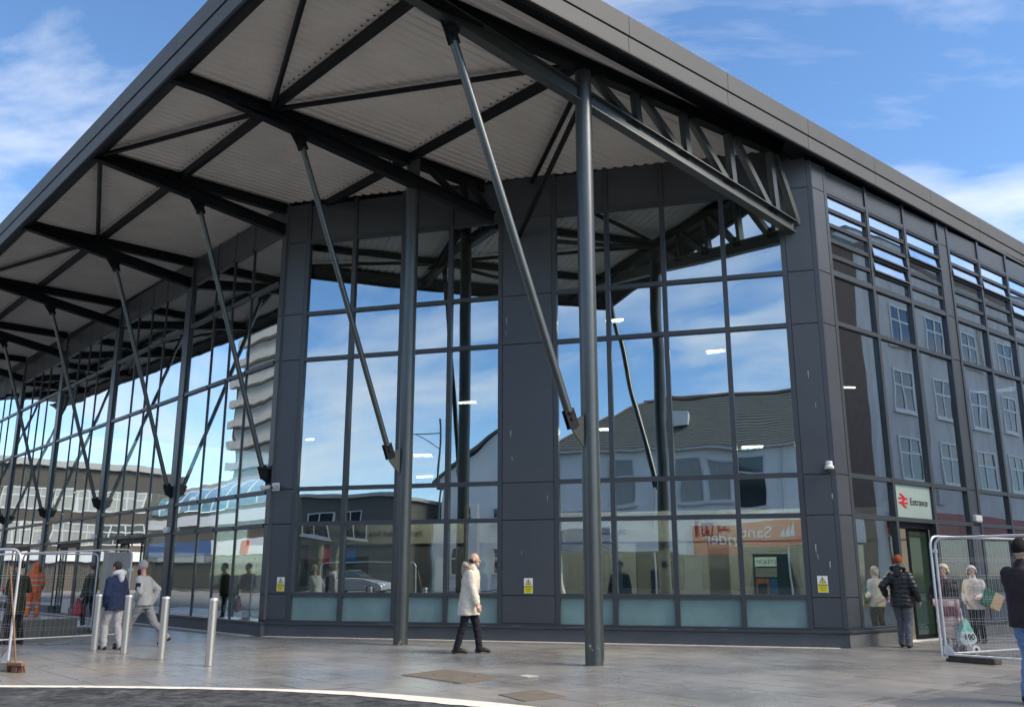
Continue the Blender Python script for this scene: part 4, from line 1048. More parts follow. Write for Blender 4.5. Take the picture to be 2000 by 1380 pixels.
# brick and stone buildings across the side street
St = lambda s, z, d: G(s, z, -15 + d)
bk2 = thing('brick_building', St(14, 0, -6), 'tall dark brick building across the side street mirrored in the street side panes', 'building')
block('wall', St, 12, 28.6, 0, 19.2, -14, 0, M['brick'], bk2)
block('roof', St, 11.7, 28.7, 19.21, 19.5, -14.2, 0.3, M['slate'], bk2)
for s_ in (14.4, 19, 23.6):
    for z in (5.0, 9.0, 12.9, 16.6): window(St, s_, z, 2.3, 1.9, bk2, 2, 1)
block('shop_fascia', St, 12.3, 27, 3.0, 4.2, 0.003, 0.3, M['win_frame'], bk2)
block('shop_window', St, 12.3, 27, 0.4, 2.9, 0.003, 0.06, M['win_dark'], bk2)
mb = MB(); mb.tube(St(24.6, 20.6, -3), St(24.6, 24.2, -3), 0.05, n=8); mb.tube(St(25.4, 20.6, -3), St(25.4, 23.6, -3), 0.05, n=8); mb.build('aerial', M['steel'], bk2)
sn = thing('stone_building', St(46, 0, -6), 'grey stone building with paired sash windows mirrored in the street side panes', 'building')
block('wall', St, 28.75, 66, 0, 20.6, -14, -0.05, M['stone'], sn)
block('cornice', St, 28.75, 66.3, 19.6, 20.1, -0.04, 0.45, M['stone'], sn)
block('roof', St, 28.7, 66.3, 20.62, 20.9, -14.3, -0.2, M['slate'], sn)
for s_ in (33.1, 37.4, 42.6, 46.9, 52.2, 56.5, 61.8):
    for z in (6.5, 10.4, 14.3): window(lambda s, z2, d: St(s, z2, d - 0.04), s_, z, 2.3, 2.45, sn, 2, 2, fw=0.13)
for s_ in (31, 35.3, 40, 44.7, 49.6, 54.4, 59): block('pilaster', St, s_ - 0.35, s_ + 0.35, 5.2, 19.5, -0.04, 0.10, M['stone'], sn)
block('shop_fascia', St, 30, 46, 3.5, 4.7, -0.04, 0.3, M['sign_maroon'], sn)
block('shop_fascia', St, 46.5, 64, 3.5, 4.7, -0.04, 0.3, M['shop_white'], sn)
block('shop_window', St, 30, 64, 0.4, 3.4, -0.04, 0.04, M['win_dark'], sn)

# arcade, sixties block and tower west of the station, mirrored in the long side
Ar = lambda b, z, d: P(-13 + d, b, z)
ar = thing('shopping_arcade', Ar(66, 0, -6), 'shopping arcade with blue barrel glazing mirrored in the long side glazing', 'building')
block('wall', Ar, 30, 92, 0, 6.9, -16, 0, M['brown_clad'], ar)
block('shop_window', Ar, 31, 91, 0.3, 3.0, 0.003, 0.05, M['win_dark'], ar)
for b0, b1, mt in ((31, 46, 'shop_white'), (46.2, 57, 'shop_white'), (57.2, 63, 'sign_green'), (63.2, 78, 'shop_white'), (78.2, 91, 'shop_blue')): block('shop_fascia', Ar, b0, b1, 3.05, 4.3, 0.003, 0.35, M[mt], ar)
for b_ in (52.5, 66.0, 71.0): block('shop_sign', Ar, b_ - .5, b_ + .5, 3.15, 4.15, 0.36, 0.44, M['sign_red'], ar)
block('parapet_band', Ar, 30, 92, 5.6, 6.5, 0.003, 0.25, M['shop_white'], ar)
mb = MB(); n_ = 9; pts = [(0.1 - 2.6 * (1 - math.cos(k / n_ * math.pi / 2)), 6.95 + 2.5 * math.sin(k / n_ * math.pi / 2)) for k in range(n_ + 1)]
vs = [Ar(b, z, d) for d, z in pts for b in (30, 92)]
mb.add(vs, [(2 * k, 2 * k + 1, 2 * k + 3, 2 * k + 2) for k in range(n_)]); mb.build('barrel_glazing', M['blue_glass'], ar)
for b_ in range(30, 93, 3):
    mb = MB(); mb.path([Ar(b_, z, d + 0.03) for d, z in pts], 0.06, 5); mb.build('glazing_rib', M['win_frame'], ar)
block('roof', Ar, 30, 92, 9.0, 9.9, -16, -2.5, M['concrete'], ar)
block('plant_room', Ar, 50, 74, 9.91, 13.2, -15, -6, material('buff cladding', (0.46, 0.38, 0.29), 0.8, var=0.08), ar)
Bw = lambda a, z, d: P(a, 92 - d, z)
bb = thing('office_block', Bw(0, 0, -6), 'brown sixties office block with white window bands mirrored in the long side glazing', 'building')
block('wall', Bw, -15.5, 40, 0, 11.2, -14, 0, M['brown_clad'], bb)
block('roof', Bw, -12.9, 40.2, 11.21, 11.8, -14.2, 0.4, M['concrete'], bb)
for z in (4.1, 7.2):
    for k in range(11): window(Bw, -10 + 4.4 * k, z, 4.2, 2.0, bb, 4, 2, fw=0.12, sill=False, glass='curtain' if (k * 3 + int(z)) % 4 else 'win_dark')
block('shop_fascia', Bw, -12, 39, 2.6, 3.5, 0.003, 0.4, M['shop_white'], bb)
Tw = lambda b, z, d: P(-38 + d, b, z)
tw = thing('tower_block', Tw(105, 0, -8), 'tall tower block with pale concrete balcony bands mirrored beside the left pier', 'building')
block('wall', Tw, 90, 129, 0, 47, -16, 0, M['brown_clad'], tw)
for k in range(14):
    block('balcony_band', Tw, 89.6, 129.6, 4.0 + 3.1 * k, 5.1 + 3.1 * k, 0.003, 0.9, M['concrete'], tw)
    block('window_band', Tw, 90.5, 128.5, 5.2 + 3.1 * k, 6.9 + 3.1 * k, 0.003, 0.06, M['curtain'], tw)
block('roof', Tw, 89.5, 129.5, 47.01, 48.2, -16.3, 0.6, M['concrete'], tw)

# street lamp behind the camera
lp = thing('street_lamp', F(-6.1, 0, -26.8), 'tall green street lamp with a side arm mirrored near the corner column', 'street lamp')
q = F(-6.1, 0, -26.92)
M['lamp_green'] = material('dark green lamp post', (0.03, 0.06, 0.05), 0.4)
mb = MB(); mb.lathe(q, [(0.14, 0), (0.14, 0.9), (0.085, 1.0), (0.06, 9.8)], 14); mb.build('post', M['lamp_green'], lp, True)
mb = MB(); mb.tube(q + UP * 9.0, q + UP * 9.0 + DF * -2.0, 0.03); mb.tube(q + UP * 8.2, q + UP * 9.0 - DF * 1.3, 0.02); mb.build('arm', M['lamp_green'], lp)
mb = MB(); mb.lathe(q - DF * 1.9 + UP * 8.3, [(0.28, 0.0), (0.30, 0.05), (0.20, 0.3), (0.05, 0.45), (0.03, 0.7)], 14); mb.build('lantern', M['lamp_green'], lp, True)

# parked car on the far side of the square
def car(c, yaw, col, label):
    f = Vector((math.cos(yaw), math.sin(yaw), 0)); s_ = Vector((-f.y, f.x, 0)); c = V(c)
    t = thing('parked_car', c, label, 'car')
    low = [(-2.1, .35), (-2.12, .75), (-2.0, .98), (-1.2, 1.0), (0.95, .98), (1.85, .82), (2.08, .62), (2.08, .35), (1.75, .28), (-1.7, .28)]
    mb = MB(); mb.prism([c + f * x - s_ * .86 + UP * z for x, z in low], s_ * 1.72); mb.build('body', M[col], t, bevel=0.05)
    cab = [(-1.9, .99, .80), (-1.45, 1.42, .66), (0.05, 1.46, .66), (0.95, .985, .80)]
    vs = [c + f * x + s_ * (w * q) + UP * z for q in (-1, 1) for x, z, w in cab]
    mb = MB(); mb.add(vs, [(3, 2, 1, 0), (4, 5, 6, 7), (0, 1, 5, 4), (1, 2, 6, 5), (2, 3, 7, 6), (3, 0, 4, 7)]); mb.build('cabin_glass', M['win_dark'], t, bevel=0.03)
    mb = MB(); mb.box(c + f * -0.7 + UP * 1.465, f * 0.72, s_ * 0.63, UP * 0.02); mb.build('roof_panel', M[col], t, bevel=0.015)
    for x in (-1.3, 1.3):
        for q in (-1, 1):
            mb = MB(); mb.lathe(c + f * x + s_ * (0.70 * q) + UP * 0.31, [(0.20, 0), (0.31, .03), (0.31, .17), (0.20, .20)], 20, s_ * q); w = mb.build('wheel', M['rubber'], t, True)
            mb = MB(); mb.lathe(c + f * x + s_ * (0.89 * q) + UP * 0.31, [(0.19, 0), (0.17, .02), (0.04, .03)], 16, s_ * q); mb.build('wheel_rim', M['galv'], w, True)
    for q in (-.6, .6):
        mb = MB(); mb.box(c + f * 2.06 + s_ * q + UP * .68, f * .03, s_ * .16, UP * .07); mb.build('headlight', M['white'], t, bevel=0.01)
        mb = MB(); mb.box(c - f * 2.09 + s_ * q + UP * .82, f * .03, s_ * .12, UP * .10); mb.build('tail_light', M['sign_red'], t, bevel=0.01)
M['car_silver'] = material('silver car paint', (0.50, 0.52, 0.54), 0.25, metal=0.4)
car(F(-14.0, 0.0, -34), math.atan2(DF.y, DF.x), 'car_silver', 'silver parked hatchback mirrored in the second front pane')

# ------------------------------------------------------------------ street furniture and fittings
# bollards
bol = [((408, 1300), 'stainless steel bollard nearest the entrance, on its own by the left pier'), ((314, 1288), 'stainless steel bollard second from the left pier, before the striding man'),
       ((242, 1276), 'stainless steel bollard between the boy in navy and the man in the beanie'), ((183, 1270), 'stainless steel bollard farthest left, before the white board')]
first = None
for (u, v), lb_ in bol:
    c = on_z(u, v, 0.0)
    t = thing('bollard', c, lb_, 'bollard', 'bollards along the road edge')
    if first is None:
        mb = MB(); mb.lathe(c, [(0.066, -0.01), (0.066, 0.985)], 28); a = mb.build('tube', M['stainless'], t, True, origin=c)
        mb = MB(); mb.lathe(c + UP * 0.988, [(0.0675, 0), (0.068, 0.03), (0.060, 0.042), (0.0, 0.046)], 28); b = mb.build('cap', M['galv'], t, True, origin=c)
        mb = MB(); mb.lathe(c, [(0.074, -0.005), (0.074, 0.006), (0.067, 0.010)], 28); d = mb.build('base_collar', M['cover'], t, True, origin=c)
        first = (a, b, d)
    else:
        for q in first: clone(q, q.name.split('.')[0], c, t)

# temporary fence panels
def wire_part(name, segs, r, mat, parent):
    mb = MB()
    for p, q in segs:
        p, q = V(p), V(q); mb.tube(p, q, r, n=4, caps=False)
    return mb.build(name, mat, parent)
def fence_panel(p0, p1, z0, zt0, zt1, label, rails=(0.28, 0.62, 0.98, 1.34, 1.62), n_w=None, mesh=True, sp=0.055, wr=0.0010):
    """p0, p1: plan ends; zt0, zt1: height of the top rail at each end"""
    p0 = Vector((p0.x, p0.y, 0)); p1 = Vector((p1.x, p1.y, 0)); d = p1 - p0; Ln = d.length; t = d.normalized(); r = 0.021; cr = 0.16
    root = thing('temporary_fence', (p0 + p1) / 2, label, 'fence', 'temporary mesh fence panels')
    pts = [p0 + UP * 0.06]
    pts.append(p0 + UP * (zt0 - cr))
    for k in range(1, 6):
        a = k / 6 * math.pi / 2; pts.append(p0 + t * (cr * (1 - math.cos(a))) + UP * (zt0 - cr + cr * math.sin(a)))
    pts.append(p0 + t * cr + UP * zt0); pts.append(p1 - t * cr + UP * zt1)
    for k in range(1, 6):
        a = k / 6 * math.pi / 2; pts.append(p1 - t * (cr * (1 - math.sin(a))) + UP * (zt1 - cr + cr * math.cos(a)))
    pts.append(p1 + UP * (zt1 - cr)); pts.append(p1 + UP * 0.06)
    mb = MB(); mb.path(pts, r, 10); mb.build('tube_frame', M['galv'], root, True)
    mb = MB(); mb.tube(p0 + UP * (z0 + .02), p1 + UP * (z0 + .02), 0.019, n=10); mb.build('bottom_rail', M['galv'], root, True)
    for p in (p0, p1):
        q = p + (t if p is p0 else -t) * 0.12; mb = MB(); s_ = t.cross(UP) * 0.004
        a = 1 if p is p0 else -1
        mb.prism([p + t * .02 * a + UP * (z0 + .04) - s_, p + t * .16 * a + UP * (z0 + .03) - s_, p + t * .02 * a + UP * (z0 + .2) - s_], s_ * 2); mb.build('corner_gusset', M['galv'], root)
    if mesh:
        segs = []; n = n_w or int(Ln / sp)
        for i in range(1, n):
            f_ = i / n; q = p0 + d * f_; zt = zt0 + (zt1 - zt0) * f_
            segs.append((q + UP * (z0 + .02), q + UP * zt))
        for z in rails: segs.append((p0 + UP * z, p1 + UP * z)); segs.append((p0 + UP * (z + 0.045), p1 + UP * (z + 0.045)))
        tag(wire_part('wire_mesh', segs, wr, M['galv'], root), kind='stuff')
    return root
def fence_foot(c, dirv, label, w=0.115, l=0.36, h=0.13, mat=None):
    c = Vector((c.x, c.y, 0)); d = V(dirv).normalized(); s_ = d.cross(UP)
    root = thing('rubber_ballast', c, label, 'ballast', 'ballast blocks under the fence panels')
    mb = MB(); pr = [(-l, 0.0), (l, 0.0), (l, h * .55), (l - .03, h), (-l + .03, h), (-l, h * .55)]
    mb.prism([c + d * x + UP * z - s_ * w for x, z in pr], s_ * 2 * w); mb.build('block', mat or M['rubber'], root, bevel=0.012)
    mb = MB()
    for x in (-.16, .0, .16): mb.lathe(c + d * x + UP * (h + .001), [(0.032, 0), (0.032, .004)], 12)
    mb.build('socket_rings', M['black'], root)
    return root
def clamp(c, t, label):
    root = thing('fence_coupler', c, label, 'coupler', 'couplers joining fence panels'); mb = MB()
    mb.box(c, V(t) * 0.06, t.cross(UP) * 0.012, UP * 0.03); mb.build('plate', M['galv'], root, bevel=0.004)
    mb = MB(); mb.tube(c - t.cross(UP) * 0.03, c + t.cross(UP) * 0.03, 0.012, n=8); mb.build('bolt', M['galv'], root)
def top_at(u, v, p): return EYE + (Vector((p.x, p.y)).length) * ray(u, v).z / Vector((ray(u, v).x, ray(u, v).y)).length
# right pair
r0 = on_z(1842, 1284, 0.06)
far_end = on_z(2000, 1266.5, 0.12); near_end = on_z(2000, 1288, 0.12)
dA = (far_end - r0); dA.z = 0; dA.normalize(); dB = (near_end - r0); dB.z = 0; dB.normalize()
fence_panel(r0 + dA * -0.02, r0 + dA * 3.45, 0.10, 2.03, 2.02, 'mesh fence panel running back towards the street wall from the right-hand rubber foot', )
fence_panel(r0 + Vector((0.055, -0.02, 0)), r0 + Vector((0.055, -0.02, 0)) + dB * 3.45, 0.10, 2.0, 2.0, 'mesh fence panel before the two older women, its end standing in the rubber foot')
fence_foot(r0 + Vector((0.42, -0.16, 0)), dB, 'black rubber fence foot on the paving below the two older women', l=0.41)
clamp(r0 + UP * 1.72 + Vector((0.03, -0.02, 0)), dB, 'upper steel coupler on the two panels by the street entrance')
# left group
b0 = on_z(20, 1250, 0.10); b1 = on_z(243, 1238.5, 0.10)
ztl, ztr = top_at(24, 1080, b0), top_at(245, 1072, b1)
dd = (b1 - b0); dd.z = 0; dn = dd.normalized()
fence_panel(b0 - dn * 0.7, b1, 0.10, ztl - (ztr - ztl) * 0.25, ztr, 'mesh fence panel before the granite bench and the worker in orange', sp=0.095, wr=0.0009)
c1_ = on_z(178, 1226, 0.10); c0_ = on_z(30, 1216, 0.10)
fence_panel(c0_, c1_, 0.10, 1.95, top_at(184, 1081, c1_), 'mesh fence panel behind the granite bench, ending beside the pale board', sp=0.095, wr=0.0009)
fence_foot(c1_ + Vector((-0.2, 0, 0)), dn, 'grey fence foot on the paving by the end of the granite bench', l=0.34, mat=material('weathered grey block', (0.17, 0.165, 0.155), 0.9, var=0.25, vscale=8, bump=0.3))
n0 = on_z(14, 1300, 0.06); nd = Vector((-0.95, 0.30, 0)).normalized()
fence_panel(n0, n0 + nd * 3.4, 0.10, top_at(22, 1072, n0), top_at(22, 1072, n0), 'nearest mesh fence panel at the left edge, its end post by the broom', sp=0.075)
fence_foot(n0 + Vector((-0.12, 0.02, 0)), nd, 'grey concrete fence foot at the left edge beside the broom', l=0.34, mat=material('concrete foot', (0.26, 0.25, 0.22), 0.9, var=0.25, vscale=8, bump=0.3))
clamp(b1 + UP * 1.40, dn, 'upper steel coupler beside the boy in navy'); clamp(b1 + UP * 0.72, dn, 'lower steel coupler beside the boy in navy')
# pale boards fixed behind the fence end
q0, q1 = on_z(188, 1232, 0.05), on_z(241, 1229, 0.05)
M['board'] = material('weathered plywood sheet', (0.42, 0.40, 0.38), 0.8, var=0.22, vscale=2.0, stretch=(2, 2, .6), bump=0.1)
hb = thing('hoarding_board', (q0 + q1) / 2, 'pale weathered board standing behind the boy in navy', 'board')
hh = top_at(215, 1077, q0); s_ = (q1 - q0).normalized().cross(UP) * 0.018
mb = MB(); mb.prism([q0 - s_, q1 - s_, Vector((q1.x, q1.y, hh)) - s_, Vector((q0.x, q0.y, hh)) - s_], s_ * 2); mb.build('sheet', M['board'], hb)
for f_ in (0.12, 0.88):
    q = q0 + (q1 - q0) * f_; mb = MB(); mb.bar(Vector((q.x, q.y, 0)) - s_ * 3, Vector((q.x, q.y, hh * .97)) - s_ * 3, 0.05, 0.05, (1, 0, 0)); mb.build('batten', M['board'], hb)
# granite bench
g0, g1 = on_z(-60, 1252, 0.0), on_z(149, 1240, 0.0); gd = (g1 - g0).normalized(); gn = Vector((-gd.y, gd.x, 0))
M['granite'] = material('polished granite', (0.145, 0.145, 0.14), 0.22, var=0.25, vscale=60, coords='World')
gb = thing('granite_bench', (g0 + g1) / 2 + gn * 0.8, 'long low polished granite bench behind the fence', 'bench')
nblk = 3
for k in range(nblk):
    a = g0 + (g1 - g0) * (k / nblk) + gd * 0.004; b = g0 + (g1 - g0) * ((k + 1) / nblk) - gd * 0.004
    mb = MB(); mb.prism([a, b, b + gn * 1.5, a + gn * 1.5], UP * 0.40); mb.build('granite_block', M['granite'], gb, bevel=0.012)
mb = MB(); mb.prism([g0 + gn * .05 - UP * .01, g1 + gn * .05 - gd * .05 - UP * .01, g1 + gn * 1.45 - gd * .05 - UP * .01, g0 + gn * 1.45 - UP * .01], UP * 0.012); mb.build('bench_base', M['black'], gb)
# broom leaning by the near fence
M['wood'] = material('worn wooden handle', (0.22, 0.12, 0.07), 0.6, var=0.2, vscale=8, stretch=(1, 1, 6)); M['bristle'] = material('brown bristles', (0.11, 0.055, 0.035), 0.9, var=0.3, vscale=60)
hb0 = on_z(29, 1312, 0.0)
br = thing('broom', hb0, 'wooden yard broom with brown head leaning at the left edge', 'broom')
top = Vector((hb0.x - 0.32, hb0.y + 0.10, 1.52))
mb = MB(); mb.tube(hb0 + UP * 0.12, top, 0.014, 0.013, 10); mb.build('handle', M['wood'], br, True)
bd = Vector((0.93, -0.35, 0)).normalized(); bs = bd.cross(UP)
mb = MB(); mb.box(hb0 + UP * 0.115, bd * 0.15, bs * 0.035, UP * 0.025); mb.build('head', M['wood'], br, bevel=0.008)
mb = MB()
for i in range(12):
    for j in range(3):
        q = hb0 + bd * (-.135 + .0245 * i) + bs * (-.02 + .02 * j); mb.tube(q + UP * 0.095, q + bd * random.uniform(-.015, .015) + bs * random.uniform(-.03, .03) + UP * 0.002, 0.010, 0.014, 5)
tag(mb.build('bristles', M['bristle'], br), kind='stuff')

# warning signs
M['sign_white'] = material('sign white', (0.80, 0.81, 0.80), 0.35); M['sign_yellow'] = material('sign yellow', (0.80, 0.66, 0.02), 0.4); M['sign_ink'] = material('sign ink', (0.02, 0.02, 0.015), 0.5); M['sign_mute'] = material('faded sign ink', (0.30, 0.24, 0.01), 0.5)
def warning_sign(s_, z, label, n=-0.048):
    w, h = 0.20, 0.325; c = F(s_, z, n); o = -NF
    t = thing('warning_sign', c, label, 'sign', 'yellow warning signs on the piers')
    def rect(nm, x0, x1, y0, y1, lift, mat):
        mb = MB(); p = lambda x, y: c + DF * x + UP * y + o * lift
        mb.prism([p(x0, y0), p(x1, y0), p(x1, y1), p(x0, y1)], o * 0.0008); return mb.build(nm, mat, t)
    mb = MB(); mb.prism([c + DF * x + UP * y for x, y in ((-w / 2, -h / 2), (w / 2, -h / 2), (w / 2, h / 2), (-w / 2, h / 2))], o * 0.004); mb.build('plate', M['sign_white'], t)
    rect('yellow_field', -w / 2 + .008, w / 2 - .008, -h / 2 + .008, 0.004, .005, M['sign_yellow'])
    for nm, sc, lift, mt in (('triangle', 1.0, .005, M['sign_ink']), ('triangle_face', 0.78, .0065, M['sign_yellow'])):
        cy = 0.064; mb = MB(); mb.prism([c + DF * x * sc + UP * (cy + y * sc) + o * lift for x, y in ((-.068, -.042), (.068, -.042), (0, .082))], o * 0.0008); mb.build(nm, mt, t)
    rect('exclamation_mark', -.006, .006, .055, .105, .008, M['sign_ink']); rect('exclamation_dot', -.006, .006, .034, .045, .008, M['sign_ink'])
    text_mesh('lettering', 'WARNING!', c + UP * -0.030 + o * .007, DF, UP, 0.036, M['sign_ink'], t, 'CENTER', 0.0004, 0.0006)
    for y, ww in ((-.060, .075), (-.075, .060), (-.105, .045), (-.118, .04)): rect('small_print', -ww, ww, y - .003, y + .003, .007, M['sign_mute'])
def F_at(u, v, n): 
    p = on_wall(u, v, F(0, 0, n), NF); return (p - F(0, 0, n)).dot(DF), p.z
for (u, v), lb_ in (((548, 1140), 'yellow and white warning sign on the left pier below the twin camera'), ((1032, 1143), 'yellow and white warning sign on the middle pier'), ((1607, 1140), 'yellow and white warning sign on the right pier below the dome camera')):
    a, z = F_at(u, v, -0.05); warning_sign(a, z, lb_)

# cameras
def dome_camera():
    a, z = F_at(1619, 914, -0.05); a = min(a, LF - 0.12); c = F(a, z, -0.05); o = -NF
    t = thing('dome_camera', c, 'white dome security camera on the right pier', 'camera')
    mb = MB(); mb.box(c + o * .02 + UP * .02, DF * .045, o * .02, UP * .06); mb.build('wall_plate', M['white'], t, bevel=.006)
    mb = MB(); mb.tube(c + o * .03 + UP * .03, c + o * .13 + UP * .03, .025, n=12); mb.build('arm', M['white'], t, True)
    q = c + o * .15
    mb = MB(); mb.lathe(q, [(.085, -.03), (.095, -.015), (.095, .02), (.07, .045), (.07, .115), (.055, .13), (0, .132)], 24); mb.build('housing', M['white'], t, True)
    mb = MB(); mb.ball(q + UP * -.03, .072, 16); mb.build('dome', M['win_dark'], t, True)
dome_camera()
def twin_camera():
    a, z = F_at(534, 945, -0.05); c = F(0.10, 3.47, -0.06); o = -NF
    t = thing('twin_camera', c, 'pair of cream bullet security cameras on the left pier beside a strut foot', 'camera')
    mb = MB(); mb.box(c + o * .02, DF * .10, o * .02, UP * .10); mb.build('wall_plate', M['white'], t, bevel=.01)
    for k, (dx, dv) in enumerate(((-0.16, Vector((-0.95, -0.3, -0.12))), (0.06, Vector((-0.35, -0.93, -0.15))))):
        d = dv.normalized(); q = c + o * .14 + DF * dx - UP * .02
        mb = MB(); mb.tube(c + o * .03 + DF * dx * .6, q, .022, n=10); mb.build('arm', M['white'], t, True)
        mb = MB(); mb.lathe(q - d * .06, [(.045, 0), (.055, .02), (.055, .20), (.045, .22)], 16, d); b = mb.build('camera_body', M['white'], t, True)
        mb = MB(); mb.lathe(q + d * .158, [(.040, 0), (.040, .006)], 14, d); mb.build('lens', M['black'], b)
twin_camera()
# white emergency lights above the pilasters
def wall_light(pt, s_, z, label, nn=-0.06):
    c = pt(s_, z, nn); d = (pt(s_ + 1, z, nn) - c); o = (pt(s_, z, nn - 1) - c)
    t = thing('wall_light', c, label, 'wall light', 'white wall lights on the pilasters')
    mb = MB(); mb.box(c + o * .05, d * .17, o * .05, UP * .075); mb.build('casing', M['white'], t, bevel=.015)
    mb = MB(); mb.box(c + o * .05 - UP * .08, d * .14, o * .04, UP * .006); mb.build('diffuser', M['sign_white'], t)
for k, (b_, w_) in enumerate(((26.84, 'first'), (33.34, 'second'), (39.94, 'third'), (46.44, 'fourth'))): wall_light(S, b_, 2.66, 'small white wall light on the %s pilaster of the long side, counted from the entrance' % w_)
wall_light(G, 6.16, 2.73, 'small white wall light on the street side pilaster', -0.03)

# entrance sign in the glazing over the street door
M['sign_pale'] = material('pale green sign film', (0.40, 0.50, 0.45), 0.14, var=0.08, vscale=1.2, spec=0.8, coords='World'); M['rail_red'] = material('red emblem', (0.62, 0.02, 0.03), 0.4)
es = thing('entrance_sign', G(3.25, 2.63, 0.01), 'pale Entrance sign with red double arrow emblem over the street door', 'sign')
mb = MB(); wbox(mb, G, 2.43, 4.07, 2.635, 3.365, 0.008, 0.016); mb.build('sign_film', M['sign_pale'], es)
ex = lambda x, y: G(2.80 + x * 0.8, 3.00 + y * 0.8, 0.003)
def bar2(p, q, w=0.052):
    mb = MB(); mb.bar(ex(*p), ex(*q), 0.004, w, NR.cross((ex(*q) - ex(*p)).normalized())); return mb
mbx = MB()
for y in (0.062, -0.062): mbx.bar(ex(-.25, y), ex(.25, y), 0.006, 0.040)
mbx.build('emblem_bars', M['rail_red'], es)
def slant(a, b, w, nm):
    p, q = Vector(a), Vector(b); mb = MB()
    mb.prism([ex(p.x - w / 2, p.y), ex(p.x + w / 2, p.y), ex(q.x + w / 2, q.y), ex(q.x - w / 2, q.y)], -NR * 0.006); mb.build(nm, M['rail_red'], es)
slant((-.13, .19), (.11, .062), 0.13, 'emblem_stroke'); slant((.11, .062), (-.11, -.062), 0.13, 'emblem_stroke'); slant((-.11, -.062), (.13, -.19), 0.13, 'emblem_stroke')
text_mesh('lettering', 'Entrance', G(3.10, 2.92, 0.002), DR, UP, 0.225, M['sign_ink'], es, ext=0.0015, bold=0.001)

# ------------------------------------------------------------------ people
from mathutils import noise as mnoise
def ring_loft(mb, rings, n=20):
    """rings: (centre, rx, ry) stacked ellipses (x right, y forward), closed at both ends"""
    vs = []; fs = []
    for c, rx, ry in rings:
        for i in range(n):
            a = 2 * math.pi * i / n; vs.append(V(c) + Vector((rx * math.cos(a), ry * math.sin(a), 0)))
    for k in range(len(rings) - 1):
        fs += [(k * n + i, k * n + (i + 1) % n, (k + 1) * n + (i + 1) % n, (k + 1) * n + i) for i in range(n)]
    fs += [tuple(range(n - 1, -1, -1)), tuple((len(rings) - 1) * n + i for i in range(n))]
    mb.add(vs, fs)
def capsule(mb, p, q, r0, r1, n=14):
    p, q = V(p), V(q); d = q - p; Ld = d.length; t = d / Ld
    pr = [(0.001, -r0)] + [(r0 * math.sin(k / 4 * math.pi / 2), -r0 * math.cos(k / 4 * math.pi / 2)) for k in range(1, 5)] + [(r1 * math.cos(k / 4 * math.pi / 2), Ld + r1 * math.sin(k / 4 * math.pi / 2)) for k in range(0, 4)] + [(0.001, Ld + r1)]
    mb.lathe(p, pr, n, t)
def chain(mb, pts, rs):
    for i in range(len(pts) - 1): capsule(mb, pts[i], pts[i + 1], rs[i], rs[i + 1])
def fuse(name, mb, mats, parent, xf, vox=0.011, smooth=5, fold=0.0, fscale=9.0, quilt=None, split=None, z_fold=1.0):
    """voxel-fuse overlapping volumes into one continuous surface, then add folds; split(co)->material index"""
    me = bpy.data.meshes.new(name); me.from_pydata([tuple(v) for v in mb.v], [], mb.f)
    bm = bmesh.new(); bm.from_mesh(me); bmesh.ops.recalc_face_normals(bm, faces=bm.faces); bm.to_mesh(me); bm.free()
    o = bpy.data.objects.new(name + '_src', me); COL.objects.link(o)
    md = o.modifiers.new('r', 'REMESH'); md.mode = 'VOXEL'; md.voxel_size = vox
    if smooth: ms = o.modifiers.new('s', 'SMOOTH'); ms.factor = 0.5; ms.iterations = smooth
    dg = bpy.context.evaluated_depsgraph_get(); m2 = bpy.data.meshes.new_from_object(o.evaluated_get(dg))
    bpy.data.objects.remove(o); bpy.data.meshes.remove(me)
    m2.name = name
    if fold or quilt:
        sd = random.uniform(0, 50)
        nrm = [v.normal.copy() for v in m2.vertices]
        for v, nn in zip(m2.vertices, nrm):
            d = 0.0
            if fold: d += fold * (mnoise.noise(Vector((v.co.x * fscale + sd, v.co.y * fscale, v.co.z * fscale * z_fold))) + 0.5 * mnoise.noise(Vector((v.co.x * fscale * 2.3, v.co.y * fscale * 2.3 + sd, v.co.z * fscale * 2.3 * z_fold))))
            if quilt: d += quilt[1] * (abs(math.sin(math.pi * (v.co.z + 0.03 * mnoise.noise(v.co * 5)) / quilt[0])) ** 0.6 - 0.7)
            v.co += nn * d
    mats = mats if isinstance(mats, (list, tuple)) else [mats]
    m2.materials.clear()
    for q in mats: m2.materials.append(q)
    if split:
        for p in m2.polygons: p.material_index = split(p.center)
    m2.polygons.foreach_set('use_smooth', [True] * len(m2.polygons))
    m2.transform(xf)
    ob = bpy.data.objects.new(name, m2); COL.objects.link(ob)
    if parent is not None: ob.parent = parent
    WLOC[ob.name] = wloc(parent)
    return ob
def ik(a, c, l1, l2, bend):
    a, c = V(a), V(c); d = c - a; L_ = min(d.length, (l1 + l2) * 0.999); t = d.normalized()
    x = (l1 * l1 - l2 * l2 + L_ * L_) / (2 * L_); h = math.sqrt(max(l1 * l1 - x * x, 0)); b = V(bend); b = (b - t * b.dot(t)).normalized()
    return a + t * x + b * h
SKIN = material('skin', (0.56, 0.36, 0.27), 0.5, var=0.06, vscale=20); SKIN2 = material('ruddy skin', (0.55, 0.29, 0.23), 0.5, var=0.08, vscale=20)
def cloth(name, col, rough=0.85, **k): return material(name, col, rough, var=k.get('var', 0.10), vscale=k.get('vs', 14), bump=k.get('bump', 0.25), bscale=k.get('bs', 90), spec=k.get('spec', 0.3))
